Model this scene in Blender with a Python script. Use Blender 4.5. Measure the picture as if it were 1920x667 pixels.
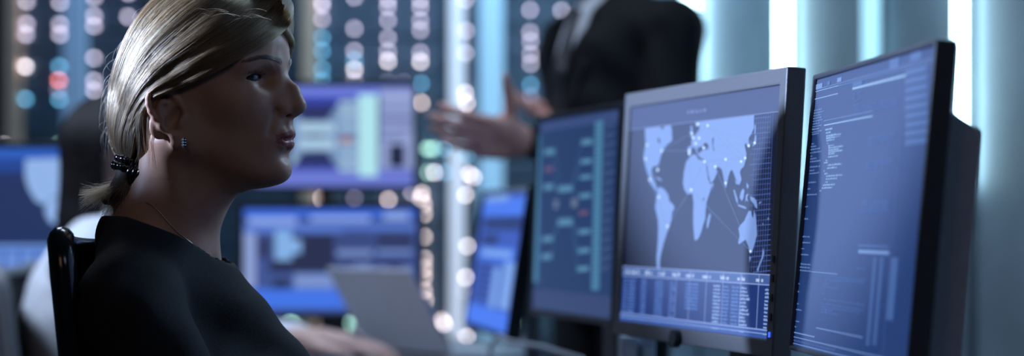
import bpy, bmesh, math, random
import numpy as np
from mathutils import Vector, Matrix
from mathutils.bvhtree import BVHTree

for o in list(bpy.data.objects):
    bpy.data.objects.remove(o)
random.seed(7)
rng = np.random.default_rng(7)
SC = bpy.context.scene
COL = SC.collection
PI = math.pi

# ------------------------------------------------------------------ camera
FPX, CX, HY, CAMZ = 3800.0, 960.0, 419.0, 1.03
cam_d = bpy.data.cameras.new('camera')
cam = bpy.data.objects.new('camera', cam_d)
COL.objects.link(cam)
cam.location = (0, 0, CAMZ)
cam.rotation_euler = (PI / 2, 0, 0)
cam_d.sensor_width = 36.0
cam_d.lens = FPX / 1920 * 36
cam_d.shift_y = (HY - 333.5) / 1920
cam_d.clip_start = 0.05
cam_d.dof.use_dof = True
cam_d.dof.focus_distance = 2.41
cam_d.dof.aperture_fstop = cam_d.lens / 1000 / 0.0318
SC.camera = cam

# ------------------------------------------------------------------ world, lights, exposure
SC.view_settings.view_transform = 'Standard'
SC.view_settings.look = 'None'
SC.view_settings.gamma = 1.0
SC.view_settings.exposure = 0.0
SC.view_settings.use_curve_mapping = False
SC.cycles.use_adaptive_sampling = False
SC.cycles.use_denoising = True
SC.cycles.caustics_reflective = False
SC.cycles.caustics_refractive = False
SC.cycles.sample_clamp_indirect = 4.0
SC.cycles.max_bounces = 6
world = bpy.data.worlds.new('world')
SC.world = world
world.use_nodes = True
world.node_tree.nodes['Background'].inputs[0].default_value = (0.2, 0.35, 0.6, 1)
world.node_tree.nodes['Background'].inputs[1].default_value = 0.02


def area(name, loc, target, power, color, sx, sy=None, spread=PI):
    d = bpy.data.lights.new(name, 'AREA')
    d.energy = power
    d.color = color
    d.shape = 'RECTANGLE'
    d.size = sx
    d.size_y = sy or sx
    d.spread = spread
    o = bpy.data.objects.new(name, d)
    COL.objects.link(o)
    o.location = loc
    o.rotation_euler = (Vector(target) - Vector(loc)).to_track_quat('-Z', 'Y').to_euler()
    return o


def spot(name, loc, target, power, color, angle, blend, radius):
    d = bpy.data.lights.new(name, 'SPOT')
    d.energy = power
    d.color = color
    d.spot_size = math.radians(angle)
    d.spot_blend = blend
    d.shadow_soft_size = radius
    o = bpy.data.objects.new(name, d)
    COL.objects.link(o)
    o.location = loc
    o.rotation_euler = (Vector(target) - Vector(loc)).to_track_quat('-Z', 'Y').to_euler()
    return o


spot('desk_spot_lamp', (-1.75, 2.45, 1.58), (0.3, 2.56, 1.64), 450, (0.50, 0.65, 1.0), 47, 0.40, 0.025)
area('added_face_rim', (1.0, 3.3, 2.1), (-0.28, 2.42, 1.17), 13, (0.45, 0.70, 1.0), 0.4, 0.4)  # added light for the cool edge on her brow and nose, no fixture
area('added_shirt_fill', (-1.9, 3.5, 2.6), (-0.85, 4.2, 0.9), 6, (0.62, 0.76, 1.0), 0.3, 0.3, math.radians(60))  # added light that brightens the white shirt, narrow spread
area('added_hair_rim', (-1.3, 5.0, 2.7), (-0.45, 2.5, 1.2), 8, (0.72, 0.80, 1.0), 0.5, 0.3)  # added rim light for the blonde hair, from behind left
area('added_rack_fill_right', (0.10, 6.9, 2.85), (-0.1, 8.1, 0.8), 34, (0.35, 0.68, 1.0), 1.2, 0.3)  # added light, makes the racks brighter towards the right
area('added_rack_fill_left', (-1.6, 6.6, 2.85), (-1.6, 8.1, 1.0), 6, (0.34, 0.55, 1.0), 1.2, 0.3)  # added weaker light for the racks on the left
area('added_middle_fill', (-0.3, 4.0, 2.8), (-0.3, 4.1, 0.0), 16, (0.62, 0.78, 1.0), 1.0, 0.4)  # added light from above for the man's hands and the middle of the room
area('added_front_fill', (1.0, 0.2, 2.7), (0.4, 2.4, 1.0), 3, (0.50, 0.70, 1.0), 0.8, 0.5)  # added cool fill for the monitor sides and rear housing
area('added_warm_fill', (-0.9, -0.6, 2.6), (-0.35, 2.4, 1.15), 3.2, (1.0, 0.64, 0.44), 0.9, 0.9)  # added weak warm fill for the near side of her face


# ------------------------------------------------------------------ materials
def lin(*c):
    return tuple(((v / 255) / 12.92 if v / 255 <= 0.04045 else ((v / 255 + 0.055) / 1.055) ** 2.4) for v in c)


MATS = {}


def mat(name, color, rough=0.5, metal=0.0, noise=0.0, nscale=40, bump=0.0, emit=None, estr=0.0, spec=0.5, sss=0.0,
        coat=0.0, stretch=(1, 1, 1)):
    if name in MATS:
        return MATS[name]
    m = bpy.data.materials.new(name)
    m.use_nodes = True
    nt = m.node_tree
    b = nt.nodes['Principled BSDF']
    b.inputs['Base Color'].default_value = (*color, 1)
    b.inputs['Roughness'].default_value = rough
    b.inputs['Metallic'].default_value = metal
    b.inputs['Specular IOR Level'].default_value = spec
    b.inputs['Coat Weight'].default_value = coat
    if sss:
        b.inputs['Subsurface Weight'].default_value = sss
        b.inputs['Subsurface Radius'].default_value = (1.0, 0.35, 0.2)
        b.inputs['Subsurface Scale'].default_value = 0.006
    if emit is not None:
        b.inputs['Emission Color'].default_value = (*emit, 1)
        b.inputs['Emission Strength'].default_value = estr
    if noise or bump:
        tc = nt.nodes.new('ShaderNodeTexCoord')
        mp = nt.nodes.new('ShaderNodeMapping')
        mp.inputs['Scale'].default_value = stretch
        n = nt.nodes.new('ShaderNodeTexNoise')
        n.inputs['Scale'].default_value = nscale
        n.inputs['Detail'].default_value = 5
        nt.links.new(tc.outputs['Object'], mp.inputs['Vector'])
        nt.links.new(mp.outputs[0], n.inputs['Vector'])
        if noise:
            r = nt.nodes.new('ShaderNodeValToRGB')
            r.color_ramp.elements[0].position = 0.3
            r.color_ramp.elements[1].position = 0.7
            r.color_ramp.elements[0].color = (*[c * (1 - noise) for c in color], 1)
            r.color_ramp.elements[1].color = (*[min(1, c * (1 + noise)) for c in color], 1)
            nt.links.new(n.outputs[0], r.inputs[0])
            nt.links.new(r.outputs[0], b.inputs['Base Color'])
        if bump:
            bp = nt.nodes.new('ShaderNodeBump')
            bp.inputs['Strength'].default_value = bump
            bp.inputs['Distance'].default_value = 0.002
            nt.links.new(n.outputs[0], bp.inputs['Height'])
            nt.links.new(bp.outputs[0], b.inputs['Normal'])
    MATS[name] = m
    return m


ALB = 0.10


def screen_mat(r, g, b, s=1.0, alb=None):
    """a lit patch of an LCD: it emits the sRGB colour; its matt front also takes room light"""
    alb = alb or ALB
    nm = 'lcd_%d_%d_%d_%d_%d' % (r, g, b, int(s * 100), int(alb * 100))
    return mat(nm, (alb * 0.78, alb * 0.90, alb * 1.2), rough=0.42, emit=lin(r, g, b), estr=s, spec=0.35)


M_black = mat('black_plastic', (0.012, 0.013, 0.016), 0.38, noise=0.15, nscale=200, bump=0.08)
M_gloss = mat('gloss_black', (0.008, 0.009, 0.011), 0.16)
M_grey = mat('grey_bezel', (0.17, 0.175, 0.19), 0.45, metal=0.2, noise=0.08, nscale=500, bump=0.1)
M_dgrey = mat('dark_grey_plastic', (0.055, 0.062, 0.075), 0.42, noise=0.12, nscale=150, bump=0.08)
M_lgrey = mat('mid_grey_plastic', (0.36, 0.38, 0.43), 0.5, noise=0.08, nscale=150, bump=0.08)
M_silver = mat('silver_metal', (0.66, 0.67, 0.72), 0.40, metal=0.25, noise=0.05, nscale=90)
M_chrome = mat('chrome', (0.6, 0.62, 0.66), 0.2, metal=1.0, noise=0.03)
M_desk = mat('desk_laminate', (0.16, 0.17, 0.20), 0.4, noise=0.12, nscale=18, stretch=(1, 6, 1))
M_floor = mat('floor_vinyl', (0.05, 0.06, 0.075), 0.35, noise=0.2, nscale=6)
M_ceil = mat('ceiling_paint', (0.10, 0.12, 0.15), 0.9, noise=0.1, nscale=5)
M_wall = mat('wall_concrete', (0.36, 0.48, 0.57), 0.65, noise=0.16, nscale=3.5, bump=0.25)
M_wallb = mat('wall_dark_paint', (0.07, 0.10, 0.14), 0.8, noise=0.12, nscale=4)
M_rack = mat('rack_dark_metal', (0.035, 0.055, 0.085), 0.5, metal=0.2, noise=0.15, nscale=14)
M_server = mat('server_front', (0.05, 0.075, 0.11), 0.5, metal=0.2, noise=0.25, nscale=30)
M_post = mat('rack_post_beige', (0.62, 0.40, 0.28), 0.5, noise=0.08, nscale=8)
M_tube = mat('light_tube', (0.8, 0.9, 1), 0.4, emit=(0.60, 0.90, 1.0), estr=13.0, noise=0)
M_tubedim = mat('light_tube_frosted', (0.6, 0.8, 0.9), 0.5, emit=(0.30, 0.62, 0.80), estr=1.3)
M_strip = mat('emissive_strip_white', (0.7, 0.7, 0.75), 0.5, emit=(0.47, 0.50, 0.60), estr=0.95)  # white strip, brightness set by its own emission
M_pale = mat('emissive_column_pale', (0.4, 0.5, 0.6), 0.5, emit=(0.16, 0.36, 0.56), estr=0.85)  # column colour with the light on it put in as emission
M_paledim = mat('emissive_column_dim', (0.3, 0.4, 0.5), 0.5, emit=(0.060, 0.115, 0.22), estr=0.9)  # dimmer column, its lit tone likewise emitted by the material
M_skin = mat('skin', (0.49, 0.285, 0.20), 0.46, noise=0.07, nscale=60, bump=0.12, sss=0.35, spec=0.45)
M_skin2 = mat('skin_pale', (0.55, 0.36, 0.30), 0.5, noise=0.06, nscale=40, sss=0.2)
M_skinm = mat('skin_man', (0.66, 0.34, 0.28), 0.5, noise=0.06, nscale=40, sss=0.2)
M_lip = mat('lips', (0.34, 0.11, 0.09), 0.28, noise=0.12, nscale=300, bump=0.2, stretch=(1, 1, 0.3))
M_eye = mat('eye_white', (0.085, 0.085, 0.095), 0.15, coat=0.5)
M_iris = mat('iris', (0.035, 0.05, 0.065), 0.05, noise=0.4, nscale=900, coat=1.0)
M_pupil = mat('pupil', (0.003, 0.003, 0.003), 0.04, coat=1.0)
M_browbase = mat('brow_base', (0.045, 0.028, 0.02), 0.7, noise=0.4, nscale=900)
M_lash = mat('lash_hair', (0.008, 0.006, 0.005), 0.5)
M_jacket = mat('black_fabric', (0.014, 0.015, 0.019), 0.85, noise=0.25, nscale=300, bump=0.12, spec=0.25)
M_suit = mat('black_suit', (0.006, 0.007, 0.009), 0.8, noise=0.2, nscale=150, bump=0.2, spec=0.25)
M_shirt = mat('white_shirt', (0.62, 0.64, 0.70), 0.8, noise=0.05, nscale=60, bump=0.2)
M_trouser = mat('dark_trousers', (0.012, 0.013, 0.018), 0.85, noise=0.2, nscale=120)
M_shoe = mat('black_leather', (0.01, 0.01, 0.011), 0.3, noise=0.1)
M_tie = mat('dark_tie', (0.012, 0.014, 0.02), 0.5, noise=0.2, nscale=200)
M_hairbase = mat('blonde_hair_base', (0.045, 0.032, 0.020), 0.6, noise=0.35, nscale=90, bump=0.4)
M_darkhair = mat('black_hair', (0.005, 0.004, 0.005), 0.6, spec=0.25, noise=0.3, nscale=200, bump=0.5, stretch=(1, 1, 0.08))
M_mesh = mat('chair_mesh', (0.012, 0.013, 0.016), 0.55)
M_upholst = mat('chair_fabric', (0.008, 0.009, 0.011), 0.9, noise=0.3, nscale=300, bump=0.3)
M_bead = mat('black_beads', (0.006, 0.006, 0.008), 0.08, coat=1.0)
M_stone = mat('earring_stone', (0.22, 0.24, 0.28), 0.15, metal=0.7, noise=0.3, nscale=700)
M_gold = mat('fine_chain', (0.55, 0.45, 0.36), 0.3, metal=0.9, noise=0.1)
M_cable = mat('pale_cable', (0.45, 0.48, 0.55), 0.5, noise=0.05)


def hair_mat(name, color, rough=0.30, rr=0.4, dark=None):
    m = bpy.data.materials.new(name)
    m.use_nodes = True
    nt = m.node_tree
    nt.nodes.remove(nt.nodes['Principled BSDF'])
    h = nt.nodes.new('ShaderNodeBsdfHairPrincipled')
    h.parametrization = 'COLOR'
    h.inputs['Color'].default_value = (*color, 1)
    h.inputs['Roughness'].default_value = rough
    h.inputs['Radial Roughness'].default_value = rr
    h.inputs['Random Roughness'].default_value = 0.3
    try:
        h.inputs['Random Color'].default_value = 0.35
    except Exception:
        pass
    if dark:
        hi = nt.nodes.new('ShaderNodeHairInfo')
        rp = nt.nodes.new('ShaderNodeValToRGB')
        rp.color_ramp.elements[0].color = (*dark, 1)
        rp.color_ramp.elements[0].position = 0.15
        rp.color_ramp.elements[1].color = (*color, 1)
        nt.links.new(hi.outputs['Random'], rp.inputs[0])
        nt.links.new(rp.outputs[0], h.inputs['Color'])
    nt.links.new(h.outputs[0], nt.nodes['Material Output'].inputs['Surface'])
    return m


M_hair = hair_mat('blonde_hair', (0.30, 0.185, 0.085), rough=0.36, dark=(0.03, 0.017, 0.009))
M_brow = hair_mat('brow_hair', (0.05, 0.03, 0.02))


# ------------------------------------------------------------------ object helpers
def P(px, py, d):
    """point seen at photo pixel px, py at distance d along the view axis"""
    return np.array([(px - CX) / FPX * d, d, CAMZ - (py - HY) / FPX * d])


ORG = {}


def thing(name, loc, label, cat, group=None, kind=None):
    o = bpy.data.objects.new(name, None)
    COL.objects.link(o)
    o.location = loc
    o.empty_display_size = 0.05
    ORG[o.name] = np.array(loc, float)
    if label:
        o['label'] = label
    if cat:
        o['category'] = cat
    if group:
        o['group'] = group
    if kind:
        o['kind'] = kind
    return o


def part(name, V, F, m, parent=None, smooth=False, bevel=0.0, label=None, kind=None, fmat=None, segs=2):
    """link world-space vertices V and faces F as one mesh object under parent"""
    V = np.asarray(V, float).reshape(-1, 3)
    og = ORG[parent.name] if parent is not None else V.mean(axis=0)
    me = bpy.data.meshes.new(name)
    me.from_pydata((V - og).tolist(), [], F.tolist() if isinstance(F, np.ndarray) else F)
    if bevel:
        bm = bmesh.new()
        bm.from_mesh(me)
        bmesh.ops.bevel(bm, geom=[e for e in bm.edges if len(e.link_faces) == 2 and e.calc_face_angle(0) > 0.5], offset=bevel,
                        segments=segs, profile=0.6, affect='EDGES', clamp_overlap=True)
        bm.to_mesh(me)
        bm.free()
    ms = m if isinstance(m, (list, tuple)) else [m]
    for x in ms:
        me.materials.append(x)
    if fmat is not None:
        me.polygons.foreach_set('material_index', np.asarray(fmat, dtype=np.int32))
    if smooth:
        me.polygons.foreach_set('use_smooth', np.ones(len(me.polygons), dtype=bool))
    me.update()
    o = bpy.data.objects.new(name, me)
    COL.objects.link(o)
    if parent is not None:
        o.parent = parent
        ORG[o.name] = og
    else:
        o.location = og
        ORG[o.name] = og
    if label:
        o['label'] = label
    if kind:
        o['kind'] = kind
    return o


def tag(o, label, cat, group=None):
    o['label'] = label
    o['category'] = cat
    if group:
        o['group'] = group
    return o


class MB:
    def __init__(s):
        s.V, s.F = [], []

    def add(s, V, F):
        n = len(s.V)
        s.V += [tuple(v) for v in V]
        s.F += [[i + n for i in f] for f in F]
        return s

    def box(s, c, h, ax=None):
        c = np.array(c, float)
        ax = np.eye(3) if ax is None else np.array(ax, float)
        V = [c + ax[0] * h[0] * i + ax[1] * h[1] * j + ax[2] * h[2] * k for i in (-1, 1) for j in (-1, 1) for k in (-1, 1)]
        F = [[0, 1, 3, 2], [4, 6, 7, 5], [0, 4, 5, 1], [2, 3, 7, 6], [0, 2, 6, 4], [1, 5, 7, 3]]
        return s.add(V, F)

    def aabb(s, lo, hi):
        lo, hi = np.array(lo, float), np.array(hi, float)
        return s.box((lo + hi) / 2, (hi - lo) / 2)

    def tube(s, pts, r, n=8, caps=True, closed=False):
        pts = [np.array(p, float) for p in pts]
        R = r if isinstance(r, (list, tuple, np.ndarray)) else [r] * len(pts)
        N = len(pts)
        up = None
        rings = []
        for i, p in enumerate(pts):
            a = pts[(i - 1) % N] if (i > 0 or closed) else p
            b = pts[(i + 1) % N] if (i < N - 1 or closed) else p
            t = b - a
            t = t / (np.linalg.norm(t) + 1e-12)
            if up is None:
                up = np.array([0, 0, 1.0]) if abs(t[2]) < 0.9 else np.array([1.0, 0, 0])
            x = np.cross(up, t)
            x /= np.linalg.norm(x) + 1e-12
            y = np.cross(t, x)
            up = y
            rings.append([p + R[i] * (x * math.cos(2 * PI * k / n) + y * math.sin(2 * PI * k / n)) for k in range(n)])
        V = [v for rg in rings for v in rg]
        F = []
        for i in range(N if closed else N - 1):
            j = (i + 1) % N
            for k in range(n):
                F.append([i * n + k, i * n + (k + 1) % n, j * n + (k + 1) % n, j * n + k])
        if caps and not closed:
            F.append(list(range(n))[::-1])
            F.append([(N - 1) * n + k for k in range(n)])
        return s.add(V, F)

    def sphere(s, c, r, n=12, m=8, sc=(1, 1, 1)):
        c = np.array(c, float)
        V = [c + np.array([0, 0, r * sc[2]])]
        for i in range(1, m):
            th = PI * i / m
            for k in range(n):
                ph = 2 * PI * k / n
                V.append(c + r * np.array([math.sin(th) * math.cos(ph) * sc[0], math.sin(th) * math.sin(ph) * sc[1], math.cos(th) * sc[2]]))
        V.append(c - np.array([0, 0, r * sc[2]]))
        F = [[0, 1 + k, 1 + (k + 1) % n] for k in range(n)]
        for i in range(m - 2):
            for k in range(n):
                a = 1 + i * n
                F.append([a + k, a + n + k, a + n + (k + 1) % n, a + (k + 1) % n])
        L = len(V) - 1
        a = 1 + (m - 2) * n
        F += [[L, a + (k + 1) % n, a + k] for k in range(n)]
        return s.add(V, F)

    def done(s, name, m, parent=None, **kw):
        return part(name, s.V, s.F, m, parent, **kw)


# ------------------------------------------------------------------ signed-distance modelling
class SDF:
    def __init__(s, lo, hi, h):
        s.lo, s.h = np.array(lo, np.float32), h
        s.n = np.ceil((np.array(hi) - np.array(lo)) / h).astype(int) + 1
        s.ax = [s.lo[i] + np.arange(s.n[i], dtype=np.float32) * np.float32(h) for i in range(3)]
        s.F = np.full(tuple(s.n), 0.05, np.float32)

    def sl(s, lo, hi):
        out = []
        for i in range(3):
            a = int(max(0, math.floor((lo[i] - s.lo[i]) / s.h)))
            b = int(min(s.n[i], math.ceil((hi[i] - s.lo[i]) / s.h) + 1))
            if b <= a:
                return None
            out.append(slice(a, b))
        return tuple(out)

    def pts(s, sl):
        return (s.ax[0][sl[0]][:, None, None], s.ax[1][sl[1]][None, :, None], s.ax[2][sl[2]][None, None, :])

    def put(s, sl, d, k, mode):
        f = s.F[sl]
        if mode == 's':
            d = -d
            h = np.maximum(k - np.abs(f - d), 0) / k if k else 0
            s.F[sl] = np.maximum(f, d) + (h * h * k * 0.25 if k else 0)
        elif mode == 'i':
            s.F[sl] = np.maximum(f, d)
        else:
            h = np.maximum(k - np.abs(f - d), 0) / k if k else 0
            s.F[sl] = np.minimum(f, d) - (h * h * k * 0.25 if k else 0)

    def ell(s, c, r, k=0.0, mode='u', ax=None, sym=False):
        c, r = np.array(c, np.float32), np.array(r, np.float32)
        R = float(max(r)) if ax is not None else None
        m = k + 3 * s.h
        ext = np.array([R] * 3) if R else r
        sl = s.sl(c - ext - m, c + ext + m)
        if sl is not None:
            X, Y, Z = s.pts(sl)
            x, y, z = X - c[0], Y - c[1], Z - c[2]
            if ax is not None:
                a = np.array(ax, np.float32)
                x, y, z = [x * a[i][0] + y * a[i][1] + z * a[i][2] for i in range(3)]
            k0 = np.sqrt((x / r[0]) ** 2 + (y / r[1]) ** 2 + (z / r[2]) ** 2)
            k1 = np.sqrt((x / r[0] ** 2) ** 2 + (y / r[1] ** 2) ** 2 + (z / r[2] ** 2) ** 2) + 1e-6
            s.put(sl, k0 * (k0 - 1) / k1, k, mode)
        if sym:
            ax2 = None if ax is None else [[v[0], -v[1], v[2]] for v in ax]
            s.ell((c[0], -c[1], c[2]), r, k, mode, ax2)

    def cone(s, a, b, ra, rb, k=0.0, mode='u', sym=False, flat=None):
        a, b = np.array(a, np.float32), np.array(b, np.float32)
        m = k + 3 * s.h + max(ra, rb)
        sl = s.sl(np.minimum(a, b) - m, np.maximum(a, b) + m)
        if sl is not None:
            X, Y, Z = s.pts(sl)
            ab = b - a
            L = float(ab @ ab) + 1e-12
            t = np.clip(((X - a[0]) * ab[0] + (Y - a[1]) * ab[1] + (Z - a[2]) * ab[2]) / L, 0, 1)
            d = np.sqrt((X - a[0] - t * ab[0]) ** 2 + (Y - a[1] - t * ab[1]) ** 2 + (Z - a[2] - t * ab[2]) ** 2) - (ra + t * (rb - ra))
            s.put(sl, d, k, mode)
        if sym:
            s.cone((a[0], -a[1], a[2]), (b[0], -b[1], b[2]), ra, rb, k, mode)

    def chain(s, pts, rad, k=0.0, mode='u', sym=False):
        for i in range(len(pts) - 1):
            s.cone(pts[i], pts[i + 1], rad[i], rad[i + 1], k, mode, sym)

    def fn(s, f, lo=None, hi=None, k=0.0, mode='u'):
        lo = s.lo if lo is None else lo
        hi = s.lo + s.n * s.h if hi is None else hi
        sl = s.sl(lo, hi)
        if sl is not None:
            s.put(sl, f(*s.pts(sl)).astype(np.float32), k, mode)

    def mesh(s, smooth=1):
        F = s.F.copy()
        for ax in range(3):
            i0 = [slice(None)] * 3
            i0[ax] = 0
            F[tuple(i0)] = np.maximum(F[tuple(i0)], 1e-4)
            i0[ax] = -1
            F[tuple(i0)] = np.maximum(F[tuple(i0)], 1e-4)
        I = F < 0
        nx, ny, nz = F.shape
        c = np.zeros((nx - 1, ny - 1, nz - 1), np.int8)
        offs = [(i, j, k) for i in (0, 1) for j in (0, 1) for k in (0, 1)]
        for (i, j, k) in offs:
            c += I[i:nx - 1 + i, j:ny - 1 + j, k:nz - 1 + k]
        act = (c > 0) & (c < 8)
        idx = -np.ones(act.shape, np.int64)
        cells = np.argwhere(act)
        idx[act] = np.arange(len(cells))
        acc = np.zeros((len(cells), 3))
        cnt = np.zeros(len(cells))
        val = {o: F[cells[:, 0] + o[0], cells[:, 1] + o[1], cells[:, 2] + o[2]] for o in offs}
        for o in offs:
            for ax in range(3):
                if o[ax] == 0:
                    q = list(o)
                    q[ax] = 1
                    q = tuple(q)
                    a, b = val[o], val[q]
                    cr = (a < 0) != (b < 0)
                    t = np.where(cr, a / np.where(cr, a - b, 1), 0)
                    p = np.tile(np.array(o, float), (len(cells), 1))
                    p[:, ax] = t
                    acc[cr] += p[cr]
                    cnt[cr] += 1
        V = (cells + acc / cnt[:, None]) * s.h + s.lo
        quads = []
        for ax in range(3):
            u, v = (ax + 1) % 3, (ax + 2) % 3
            sa = [slice(None)] * 3
            sb = [slice(None)] * 3
            sa[ax] = slice(0, -1)
            sb[ax] = slice(1, None)
            A, B = I[tuple(sa)], I[tuple(sb)]
            ch = A != B
            E = np.argwhere(ch)
            ok = (E[:, u] > 0) & (E[:, v] > 0) & (E[:, u] < F.shape[u] - 1) & (E[:, v] < F.shape[v] - 1)
            E = E[ok]
            fl = A[E[:, 0], E[:, 1], E[:, 2]]
            e = np.eye(3, dtype=int)
            g = lambda w: idx[w[:, 0], w[:, 1], w[:, 2]]
            q = np.stack([g(E - e[u] - e[v]), g(E - e[v]), g(E), g(E - e[u])], 1)
            q[~fl] = q[~fl][:, ::-1]
            quads.append(q)
        Q = np.concatenate(quads)
        for _ in range(smooth):
            S = np.zeros_like(V)
            n = np.zeros(len(V))
            for a in range(4):
                np.add.at(S, Q[:, a], V[Q[:, (a + 1) % 4]])
                np.add.at(n, Q[:, a], 1)
                np.add.at(S, Q[:, a], V[Q[:, (a + 3) % 4]])
                np.add.at(n, Q[:, a], 1)
            V = V * 0.5 + 0.5 * S / np.maximum(n, 1)[:, None]
        return V, Q


def joined(*vf):
    Vs, Fs, n = [], [], 0
    for V, F in vf:
        Vs.append(np.asarray(V))
        Fs.append(np.asarray(F) + n)
        n += len(V)
    return np.concatenate(Vs), np.concatenate(Fs)


def unit(v):
    v = np.array(v, float)
    return v / np.linalg.norm(v)


def hand(W, d, n, side, curl=(0.25, 0.3, 0.35, 0.4), spread=0.10, thumb=(0.75, 0.65, 0.1), h=0.0026, size=1.0, arm=None):
    """five fingered hand: wrist W, finger direction d, palm normal n, thumb direction sign side"""
    W, d = np.array(W, float), unit(d)
    n = np.array(n, float)
    n = unit(n - d * (n @ d))
    t = np.cross(d, n) * side
    S = SDF(W - 0.24 * size, W + 0.24 * size, h)
    z = size
    mcp = []
    for i in range(4):
        lat = (0.030 - 0.0205 * i)
        m = W + z * (d * (0.088 - 0.004 * abs(i - 1) - (0.006 if i == 3 else 0)) + t * lat)
        mcp.append(m)
        S.cone(W + z * (t * lat * 0.55 + d * 0.005), m, 0.0165 * z, 0.0112 * z, 0.012 * z)
    S.ell(W + z * (d * 0.035 + t * 0.018 + n * 0.008), (0.026 * z,) * 3, 0.02 * z)
    S.cone(W + z * (d * 0.03 - t * 0.024), W + z * (d * 0.07 - t * 0.028), 0.014 * z, 0.011 * z, 0.015 * z)
    segs = [(0.044, 0.026, 0.021), (0.048, 0.030, 0.022), (0.044, 0.028, 0.021), (0.034, 0.021, 0.019)]
    for i in range(4):
        p = mcp[i]
        ang = 0.0
        base = unit(d + t * (1.2 - i) * spread)
        r = [0.0098, 0.0090, 0.0080, 0.0066] if i < 3 else [0.0086, 0.0078, 0.0070, 0.0058]
        for j, L in enumerate(segs[i]):
            ang += curl[i] * (0.8 if j == 0 else 1.0)
            q = p + z * L * (base * math.cos(ang) + n * math.sin(ang))
            S.cone(p, q, r[j] * z, r[j + 1] * z, 0.004 * z)
            p = q
    p = W + z * (d * 0.022 + t * 0.026 + n * 0.006)
    tb = unit(d * thumb[0] + t * thumb[1] + n * thumb[2])
    for j, (L, r0, r1) in enumerate(((0.044, 0.0145, 0.0115), (0.032, 0.0115, 0.0098), (0.027, 0.0098, 0.0072))):
        q = p + z * L * tb
        S.cone(p, q, r0 * z, r1 * z, 0.006 * z)
        p = q
        tb = unit(tb + d * 0.12)
    if arm is not None:
        a = np.array(arm, float)
        S.cone(W, W + unit(a - W) * 0.11 * z, 0.023 * z, 0.025 * z, 0.02 * z)
    return S.mesh(1)


# ================================================================== ROOM
def slab(name, lo, hi, m):
    o = MB().aabb(lo, hi).done(name, m)
    o['kind'] = 'structure'
    return o


slab('floor', (-4.6, -2.1, -0.1), (2.6, 9.1, 0.0), M_floor)
slab('ceiling', (-4.6, -2.1, 3.0), (2.6, 9.1, 3.1), M_ceil)
slab('wall_left', (-4.6, -2.1, 0), (-4.5, 9.1, 3), M_wallb)
slab('wall_back', (-4.5, 9.0, 0), (2.6, 9.1, 3), M_wallb)
slab('wall_front', (-4.5, -2.1, 0), (2.6, -2.0, 3), M_wallb)

# right wall: concrete, turned a little towards the back, with recessed light tubes
wd = unit((-0.262, 1.0, 0))           # along the wall, going back
wn = np.array([-wd[1], wd[0], 0])     # towards the room
w0 = np.array([1.134, 5.0, 0])        # tube 1 stands here


def wp(s, z, off=0.0):
    return w0 + wd * s + wn * off + np.array([0, 0, z])


wall = thing('wall_right', wp(0, 0), None, None, kind='structure')
mb = MB()
mb.box(wp(-0.6, 1.5, -0.16), (3.2, 0.05, 1.5), (wd, wn, (0, 0, 1)))
mb.done('wall_core', M_wall, wall)
tubes_s = [0.0, 0.517, 1.137, 1.965]
edges = [-4.0, -2.7, -2.0, -1.35, -0.70] + tubes_s + [2.62]
for i in range(len(edges) - 1):
    a, b = edges[i] + 0.028, edges[i + 1] - 0.028
    if i < 4:
        a, b = edges[i] + 0.004, edges[i + 1] - 0.004
        if i == 3:
            b = edges[i + 1] + 0.006
    # panels of one wall bay stacked in two with a joint
    if i == 4:
        a = edges[i] + 0.014
    for z0, z1 in ((0.0, 0.595), (0.605, 3.0)):
        MB().box(wp((a + b) / 2, (z0 + z1) / 2, -0.055), ((b - a) / 2, 0.055, (z1 - z0) / 2), (wd, wn, (0, 0, 1))).done('wall_panel', M_wall, wall, bevel=0.003)
tube_lab = ['slim white light tube glowing on the concrete wall, rightmost of the four',
            'pale frosted light tube dimmer than its neighbours on the concrete wall',
            'broad white light tube glowing on the wall between the map monitor and the code monitor',
            'white light tube on the wall behind the shoulder of the man in the suit']
for i, s in enumerate(tubes_s):
    hw = (0.015, 0.024, 0.021, 0.028)[i]
    zb = (1.112, 1.30, 1.100, 1.10)[i]
    t = thing('wall_light_tube', wp(s, zb, 0.0), tube_lab[i], 'light', 'light tubes on the right wall')
    MB().tube([wp(s, zb + 0.012, 0.032), wp(s, 2.94, 0.032)], hw, 14).done('glow_body', (M_tubedim if i == 1 else M_tube), t, smooth=False)
    MB().tube([wp(s, zb - 0.012, 0.032), wp(s, zb + 0.012, 0.032)], hw + 0.001, 14).done('end_cap', M_grey, t)
    MB().tube([wp(s, 2.94, 0.032), wp(s, 2.998, 0.032)], hw + 0.001, 14).done('end_cap', M_grey, t)
    MB().box(wp(s, (zb + 3) / 2, -0.05), (0.008, 0.059, (3 - zb) / 2 - 0.003), (wd, wn, (0, 0, 1))).done('mounting_bar', M_grey, t)

# ================================================================== SERVER RACKS
RD = 8.0
LED = {}


def led_mat(key):
    c, e = {'w': ((0.80, 0.72, 0.92), 6.0), 'W': ((0.95, 0.86, 0.92), 10.5), 'b': ((0.15, 0.50, 0.80), 6.5), 'r': ((1.0, 0.25, 0.25), 8.5),
            'g': ((0.50, 0.95, 0.78), 5.5), 'd': ((0.6, 0.5, 0.75), 3.0), 'p': ((1.0, 0.80, 0.76), 9.0)}[key]
    return mat('led_' + key, (0.3, 0.3, 0.3), 0.3, emit=c, estr=e)


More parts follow.
